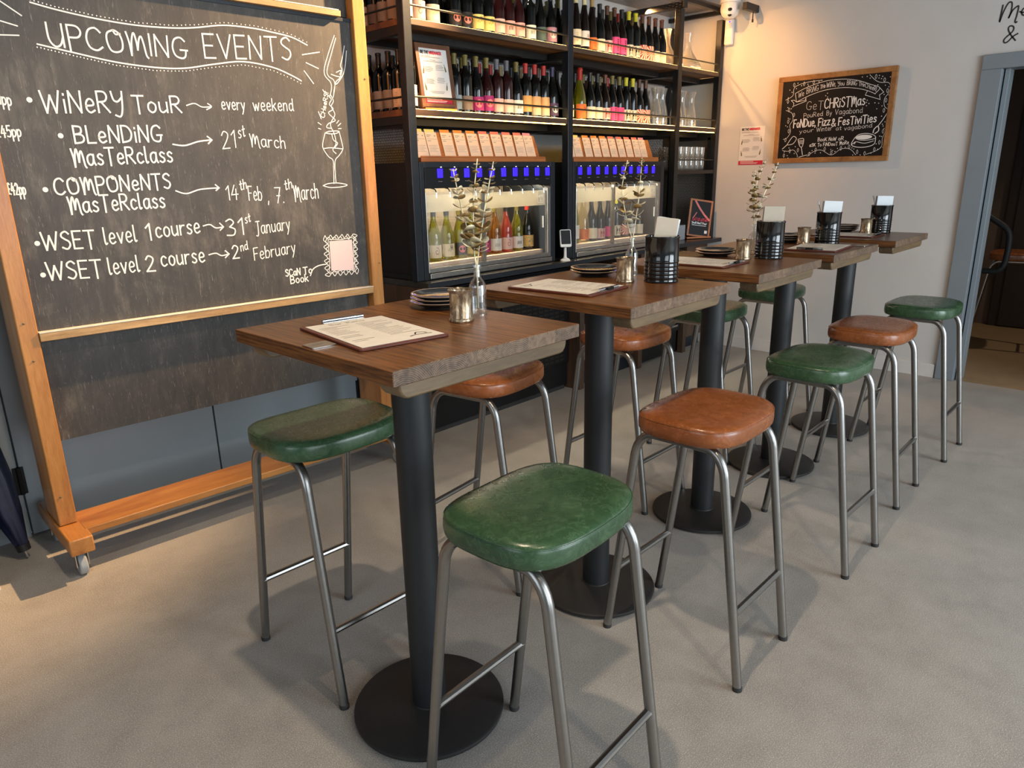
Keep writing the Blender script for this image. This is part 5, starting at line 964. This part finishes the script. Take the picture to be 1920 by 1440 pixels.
def stool_proto():
    t = thing('bar_stool', '', 'stool', (0,0,0), 0, 'leather bar stools along the tables')
    mb, ring = seat_mesh(); st = mb.build('seat', 'leather_green', t, ang=60)
    seam = ring(.989, .7745, 1.0); seam.append(seam[0]); MB().tube(seam, .0017, 6, cap=False).build('seam', 'leather_green', st)
    r = .0135
    for sx in (-1, 1):
        x = sx*.160
        for sy in (-1, 1):
            foot = Vector((x, sy*.232, .008)); top = Vector((x-sx*.004, sy*.146, .645)); d = (top-foot).normalized()
            pts = [foot, foot.lerp(top, .5), top]
            # bend from the leg into the seat rail
            for i in range(1, 8):
                a = (pi/2)*i/7; pts.append(Vector((x-sx*(.004+.004*i/7), sy*(.146-.009*math.sin(a)-.052*(1-math.cos(a))), (.645+.072*math.sin(a)))))
            lgo = MB().tube(pts, r, 12).build('leg', 'gun', t)
            MB().lathe([(0,0),(.0142,0),(.0146,.010),(.0136,.014),(0,.014)], 14).build('foot_cap', 'rubber', lgo, (x, sy*.232, 0))
        MB().tube([(x-sx*.008, -.087, .717), (x-sx*.009, 0, .717), (x-sx*.008, .087, .717)], r, 12).build('seat_rail', 'gun', t)
        MB().box(x-sx*.008-.014, x-sx*.008+.014, -.05, -.02, .727, .734).box(x-sx*.008-.014, x-sx*.008+.014, .02, .05, .727, .734).build('mounting_tab', 'black', t, smooth=False)
    for sy in (-1, 1):
        q = .235; y = sy*(.232-.086*q/.637)
        MB().tube([(-.158, y, q), (-.148, y, q), (-.135, y, q), (.135, y, q), (.148, y, q), (.158, y, q)], .0105, 10, rad=[.0125, .011, .0105, .0105, .011, .0125]).build('footrest', 'gun', t)
    return t
sp = stool_proto(); sq_ = dup(sp, (0,0,0))
for ch in sq_.children:
    if ch.name.startswith('seat') and 'rail' not in ch.name:
        ch.data = ch.data.copy(); ch.data.materials[0] = M['leather_tan']
        for c2 in ch.children: c2.data = c2.data.copy(); c2.data.materials[0] = M['leather_tan']
STOOLS = [('g', 1.066, .932, 2, 'green leather bar stool nearest the camera, beside the first table'), ('t', 1.868, .967, 0, 'tan leather bar stool with all legs in view, beside the second table'), ('g', 2.695, .944, -1, 'green leather bar stool between the two tan ones in the window-side row'),
 ('t', 3.413, .980, 1, 'tan leather bar stool beside the fourth table in the window-side row'), ('g', 4.144, .958, 0, 'green leather bar stool furthest along, in front of the doorway frame'), ('g', 1.060, 1.765, -1, 'green leather bar stool in front of the chalkboard'), ('t', 1.778, 1.797, 8, 'tan leather bar stool between the first table and the black fridge'),
 ('t', 2.648, 1.790, 0, 'tan leather bar stool on the shelf side of the third table'), ('g', 3.40, 1.785, 0, 'green leather bar stool on the shelf side of the fourth table'), ('g', 4.19, 1.792, 0, 'green leather bar stool in front of the white end wall, shelf side'), ('t', 7.02, 1.03, 8, 'tan leather bar stool in the dim corridor beyond the doorway')]
used = set()
for c, x, y, rz, lab in STOOLS:
    src = sp if c == 'g' else sq_
    if c not in used: used.add(c); src.location = (x, y, 0); src.rotation_euler = (0,0,R(rz)); src['label'] = lab
    else: dup(src, (x, y, 0), R(rz), lab)

# ------------------------------------------------------------------ on the tables
Z = ZT+.0004
def clipboard(x, y, rz, lab, clip=True):
    o = thing('clipboard', lab, 'clipboard', (x, y, Z), R(rz), 'menu clipboards on the tables')
    MB().prism(rrect(.226, .318, .010), 0, .006).build('board', 'clipwood', o, bevel=.0015)
    p = MB().box(-.103, .103, -.150, .142, .0062, .0070).build('menu_sheet', 'paper', o, smooth=False)
    k = Ink((0, 0, .0072), (1,0,0), (0,1,0)); random.seed(int(x*100))
    k.word('Bar', -.05, .112, -.018, .112, .016, .0016); k.word('Menu', -.008, .112, .04, .112, .016, .0016)
    for c in range(2):
        for i in range(15):
            if random.random() < .85: x0 = -.09+c*.095; k.rect(x0, x0+random.uniform(.03, .08), .09-i*.013, .0925-i*.013)
    k.build('menu_text', 'greyink', p)
    k = Ink((0, 0, .0072), (1,0,0), (0,1,0)); k.line([(.03,-.125),(.05,-.118),(.085,-.124)], .004); k.line([(.05,-.112),(.06,-.098),(.075,-.104),(.078,-.114)], .004); k.build('sketch', 'ink', p)
    c = MB().box(-.055, .055, .140, .156, .0062, .009).cyl((-.055, .150, .0125), (.055, .150, .0125), .0048, 10).build('clip', 'chrome', o)
    MB().box(-.016, .016, .152, .160, .008, .016).build('clip_lever', 'black', c, smooth=False)
    return o
clipboard(.967, 1.364, -8, 'menu clipboard on the nearest table, its clip towards the chalkboard'); clipboard(1.767, 1.420, 184, 'menu clipboard on the second table beside the dark plates'); clipboard(2.577, 1.405, 181, 'menu clipboard on the middle table, partly behind a black tin')
clipboard(3.36, 1.235, 96, 'menu clipboard lying across the fourth table in front of its black tin'); clipboard(4.09, 1.36, 181, 'menu clipboard on the last table by the end wall')
pq = tag(MB().prism(rrect(.058, .050, .003), 0, .0025).build('table_plaque', 'steel', None, (.815, 1.348, Z), (0,0,R(-4))), 'small grey metal plaque beside the clipboard on the nearest table', 'plaque'); 
k = Ink((-.02, -.006, .0027), (1,0,0), (0,1,0)); k.rect(0, .034, .010, .012); k.rect(.002, .028, .004, .006); k.build('engraving', 'greyink', pq)
pq = tag(MB().prism(rrect(.058, .050, .003), 0, .0025).build('table_plaque', 'steel', None, (3.56, 1.115, Z), (0,0,R(-4))), 'small pale metal plaque at the corner of the fourth table', 'plaque')
def plate_m():
    return MB().lathe([(0,.003),(.044,.003),(.046,0),(.050,0),(.053,.005),(.070,.009),(.084,.0165),(.0865,.0185),(.086,.0200),(.083,.0190),(.069,.0125),(.055,.0085),(0,.0080)], 48)
pm = plate_m(); n_ = 48
for q in range(len(pm.mi)):
    pm.mi[q] = 1 if q//n_ in (6, 7, 8) else 0
pmo = pm.build('side_plate', ['plate', 'platerim'], ang=50); ME['plate'] = pmo.data; bpy.data.objects.remove(pmo)
PN = ['bottom', 'middle', 'top']
for x, y, n_, where, z_ in ((1.302, 1.500, 3, 'nearest table', .95), (2.060, 1.535, 2, 'second table', 1), (2.840, 1.475, 2, 'middle table', 1), (3.575, 1.475, 3, 'fourth table', 1), (4.325, 1.470, 3, 'last table', 1)):
    for i in range(n_):
        nm = PN[i] if n_ == 3 else ('lower', 'upper')[i]
        tag(inst('side_plate', ME['plate'], None, (x+.002*i, y-.001*i, Z+.0096*i), i*.7), 'dark glazed side plate, %s of its stack on the %s' % (nm, where), 'plate', 'stacked plates on the '+where)
def candle():
    o = thing('candle_holder', '', 'candle holder', (0,0,0), 0, 'mercury glass candle holders')
    MB().lathe([(0,.004),(.028,.003),(.031,0),(.0325,.003),(.0305,.008),(.0285,.012),(.0282,.05),(.0285,.070),(.0305,.077),(.0325,.079),(.031,.080),(.0275,.074),(.0262,.05),(.0262,.012),(0,.009)], 36).build('glass', 'mercury', o, ang=55)
    MB().lathe([(0,.012),(.024,.012),(.024,.034),(0,.035)], 20).build('candle', 'wax', o); return o
ca = candle(); CA = [((1.194, 1.300), 'silvered glass candle holder in front of the vase on the nearest table'), ((1.985, 1.352), 'silvered glass candle holder on the second table, left of the black tin'), ((2.780, 1.322), 'silvered glass candle holder on the middle table, beside the plates'), ((3.510, 1.368), 'silvered glass candle holder on the fourth table, left of its black tin'), ((4.262, 1.322), 'silvered glass candle holder on the last table, left of its black tin')]
ca.location = (*CA[0][0], Z); ca['label'] = CA[0][1]
for p, lb in CA[1:]: dup(ca, (*p, Z), 0, lb)
def vase():
    o = MB().lathe([(0,.012),(.018,.010),(.0205,.004),(.0215,.0),(.0225,.004),(.0225,.066),(.0215,.078),(.017,.088),(.0105,.096),(.0085,.104),(.0082,.118),(.0105,.120),(.0108,.130),(.0098,.132),(.0072,.130),(.0068,.104),(.009,.094),(.0155,.086),(.0195,.077),(.0205,.066),(.0205,.016),(0,.014)], 32).build('bottle_vase', 'glass', ang=50); return o
VS = [((1.275, 1.322), 'clear glass bottle vase with three gold stems on the nearest table'), ((2.130, 1.425), 'clear glass bottle vase with gold stems on the second table'), ((2.915, 1.345), 'clear glass bottle vase with gold stems on the middle table, behind the black tin')]
vs_ = vase(); vs_.location = (*VS[0][0], Z); tag(vs_, VS[0][1], 'vase', None, None); vs_['group'] = 'bottle vases'
for p, lb in VS[1:]: dup(vs_, (*p, Z), 0, lb)
def eucalyptus(base, pts, lab, seed, big=1.0):
    rnd = random.Random(seed); o = thing('eucalyptus_stem', lab, 'dried stem', (*base, Z), 0, 'gold eucalyptus stems')
    P = [(0, 0, .018)]+[tuple(q) for q in pts]
    Q = []
    for i in range(len(P)-1):
        p0, p1, p2, p3 = P[max(i-1,0)], P[i], P[i+1], P[min(i+2, len(P)-1)]
        for j in range(10):
            t = j/10; Q.append(Vector([.5*((2*p1[d])+(-p0[d]+p2[d])*t+(2*p0[d]-5*p1[d]+4*p2[d]-p3[d])*t*t+(-p0[d]+3*p1[d]-3*p2[d]+p3[d])*t**3) for d in range(3)]))
    Q.append(Vector(P[-1])); MB().tube(Q, .0016, 6).build('stem', 'goldpale', o)
    tot = P[-1][2]; z = .165+rnd.uniform(-.01, .02); ang = rnd.uniform(0, 3)
    while z < tot-.004:
        q = min(Q, key=lambda v_: abs(v_.z-z)); f = (z-.15)/(tot-.15)
        rad = big*(.0140*(1-f)**.8+.0050) if f > .06 else .014
        for sgn in (0, pi):
            a = ang+sgn; d = Vector((math.cos(a), math.sin(a), 0)); up_ = rnd.uniform(.15, .85); ax = (d+Vector((0,0,up_))).normalized(); sd = ax.cross(Vector((0,0,1))).normalized(); nn = sd.cross(ax)
            mb = MB(); k2 = 10; vs2 = [q+ax*(rad*1.02)+nn*(-.12*rad)]; 
            for i in range(k2):
                t = 2*pi*i/k2; vs2.append(q+ax*(rad*(1.02-math.cos(t)*1.0))+sd*(rad*.95*math.sin(t))+nn*(.10*rad*math.cos(2*t)))
            mb.add(vs2, [(0, 1+i, 1+(i+1) % k2) for i in range(k2)])
            lf = mb.build('leaf', 'goldpale' if rnd.random() < .5 else 'gold', o, ang=80)
            sm_ = lf.modifiers.new('solid', 'SOLIDIFY'); sm_.thickness = .0006
        ang += pi/2+rnd.uniform(-.35, .35); z += .021*(1-.35*f)+rnd.uniform(-.003, .003)
    return o
E1 = [([(0,0,.12),(.006,.016,.162),(.010,.060,.269),(.018,.096,.366)], 'gold eucalyptus stem leaning left out of the vase on the nearest table'), ([(.0,.002,.12),(.004,.012,.162),(.030,.036,.282),(.062,.050,.390)], 'upright gold eucalyptus stem in the vase on the nearest table'), ([(.001,-.001,.12),(.012,.004,.162),(.050,.012,.281),(.088,.018,.382)], 'gold eucalyptus stem leaning right in the vase on the nearest table')]
for i, (p, lb) in enumerate(E1): eucalyptus(VS[0][0], p, lb, 11+i)
E2 = [([(.002,.002,.12),(.010,.025,.17),(.022,.062,.291),(.056,.066,.390)], 'left gold eucalyptus stem in the vase on the second table'), ([(.002,0,.12),(.016,.004,.150),(.055,.014,.265),(.092,.030,.397)], 'right gold eucalyptus stem in the vase on the second table')]
for i, (p, lb) in enumerate(E2): eucalyptus(VS[1][0], p, lb, 21+i)
E3 = [([(.001,.001,.12),(.03,.02,.236),(.056,.026,.313),(.098,.016,.388)], 'tall gold eucalyptus stem bending right in the vase on the middle table'), ([(.002,-.001,.12),(.050,-.004,.236),(.092,-.018,.312),(.124,-.026,.376)], 'gold eucalyptus stem leaning furthest right in the vase on the middle table'), ([(0,.002,.12),(.034,.034,.26),(.058,.040,.346)], 'short gold eucalyptus stem at the left in the vase on the middle table')]
for i, (p, lb) in enumerate(E3): eucalyptus(VS[2][0], p, lb, 31+i)
def tin():
    o = thing('cutlery_tin', '', 'tin', (0,0,0), 0, 'black ribbed tins on the tables')
    P = [(0,.003),(.050,.003),(.0555,0),(.0565,.003),(.0550,.006)]
    for i in range(5):
        z = .018+i*.0125; P += [(.0550, z-.003), (.0563, z-.001), (.0563, z+.001), (.0550, z+.003)]
    P += [(.0550,.085),(.0550,.142),(.0568,.1445),(.0568,.148),(.0550,.149),(.0538,.147),(.0535,.02),(0,.012)]
    MB().lathe(P, 48).build('can', 'pot', o, ang=40); return o
tn = tin(); TN = [((2.062, 1.262), 'black ribbed tin with kraft leaflets on the second table'), ((2.878, 1.258), 'black ribbed tin full of napkins on the middle table'), ((3.596, 1.288), 'black ribbed tin with a white napkin on the fourth table'), ((4.352, 1.278), 'black ribbed tin with a folded napkin on the last table')]
tn.location = (*TN[0][0], Z); tn['label'] = TN[0][1]
for p, lb in TN[1:]: dup(tn, (*p, Z), 0, lb)
def slip(name, mat, x, y, rz, w_, h_, tilt, label, cat, z0=.022, side=0.0, fold=.004):
    mb = MB(); mb.add([(-w_/2, -fold, 0), (w_/2, -fold, 0), (w_/2, -fold*1.4, h_), (-w_/2, -fold*1.4, h_), (-w_/2, fold, 0), (w_/2, fold, 0), (w_/2, fold*1.4, h_*.985), (-w_/2, fold*1.4, h_*.985)], [(0,1,2,3),(7,6,5,4),(0,4,5,1),(1,5,6,2),(2,6,7,3),(3,7,4,0)])
    o = mb.build(name, mat, None, (x, y, Z+z0), (tilt, side, rz), smooth=False, bevel=.001); tag(o, label, cat); return o
a = R(-44)
slip('leaflet', 'napkin2', 2.046, 1.261, a, .072, .186, 0, 'kraft leaflet slanting out of the black tin on the second table', 'leaflet', side=.12)
slip('leaflet', 'napkin', 2.054, 1.270, a, .072, .186, 0, 'white leaflet behind the kraft one in the tin on the second table', 'leaflet', side=.17)
slip('leaflet', 'black', 2.062, 1.279, a, .068, .186, 0, 'dark leaflet at the back of the tin on the second table', 'leaflet', side=.21, fold=.002)
slip('paper_napkin', 'napkin2', 2.868, 1.250, a, .085, .185, 0, 'greyish folded napkin at the front of the tin on the middle table', 'napkin', side=.03)
slip('paper_napkin', 'napkin', 2.879, 1.262, a, .080, .178, 0, 'white folded napkin behind the greyish one in the middle table tin', 'napkin', side=.06, fold=.008)
slip('paper_napkin', 'napkin', 3.593, 1.285, R(-46), .088, .178, 0, 'white folded napkin standing in the tin on the fourth table', 'napkin', side=.05, fold=.008)
slip('paper_napkin', 'napkin', 4.350, 1.276, R(-46), .088, .176, 0, 'white folded napkin standing in the tin on the last table', 'napkin', side=.03, fold=.008)
for x, y, lb in ((3.570, 1.312, 'steel fork leaning in the black tin on the fourth table'), (4.326, 1.302, 'steel fork leaning in the black tin on the last table')):
    f = MB().tube([(0,0,.016), (-.008,.008,.16), (-.012,.012,.176)], .0022, 8)
    for q in (-.006, 0, .006): f.tube([(-.012,.012,.176), (-.014+q*.7,.014+q*.7,.186), (-.017+q*.7,.017+q*.7,.200)], .0012, 6)
    tag(f.build('fork', 'steel', None, (x, y, Z)), lb, 'fork', 'forks in the tins')

# ------------------------------------------------------------------ left edge and corridor
um = thing('umbrella', 'folded navy and black umbrella leaning in the corner by the grey door', 'umbrella', (.52, 3.215, 0))
tip = Vector((.0, 0, .012)); ax = (Vector((-.13, .14, .9))-tip).normalized(); e1 = ax.cross(Vector((0,1,0))).normalized(); e2 = ax.cross(e1)
mb = MB(); n = 24; rows = [(.055,.022),(.10,.030),(.2,.046),(.34,.060),(.5,.066),(.7,.060),(.86,.046)]
for (h, r) in rows:
    for i in range(n):
        t = 2*pi*i/n; rr = r*(1+.16*math.sin(6*t+h*5)); mb.v.append(tuple(tip+ax*h+e1*(rr*math.cos(t))+e2*(rr*math.sin(t))))
for j in range(len(rows)-1):
    for i in range(n): i2 = (i+1) % n; mb.f.append((j*n+i, j*n+i2, (j+1)*n+i2, (j+1)*n+i)); mb.mi.append(1 if (i % 24) < 12 else 0)
mb.build('canopy', ['nylon', 'navy'], um, ang=60)
MB().cyl(tip+ax*.0, tip+ax*.07, .005, 10).build('ferrule', 'steel', um); MB().cyl(tip+ax*.03, tip+ax*.06, .024, 16, .026).build('band', 'nylon', um)
MB().cyl(tip+ax*.8, tip+ax*.95, .012, 12).build('handle', 'black', um)
hr = thing('handrail', 'black tubular handrail bent round just inside the corridor doorway', 'handrail', (5.86, 0, 0))
MB().tube([(.04,1.495,1.40),(.04,1.42,1.39),(.04,1.087,1.148)]+[Vector((.04,y,z)) for y, z in ((.965,1.070),(.935,1.048),(.915,1.02),(.905,.985),(.902,.90),(.905,.825),(.915,.785),(.935,.762),(.965,.752))]+[(.04,1.10,.75),(.04,1.495,.75)], .019, 14).build('rail', 'rail', hr)
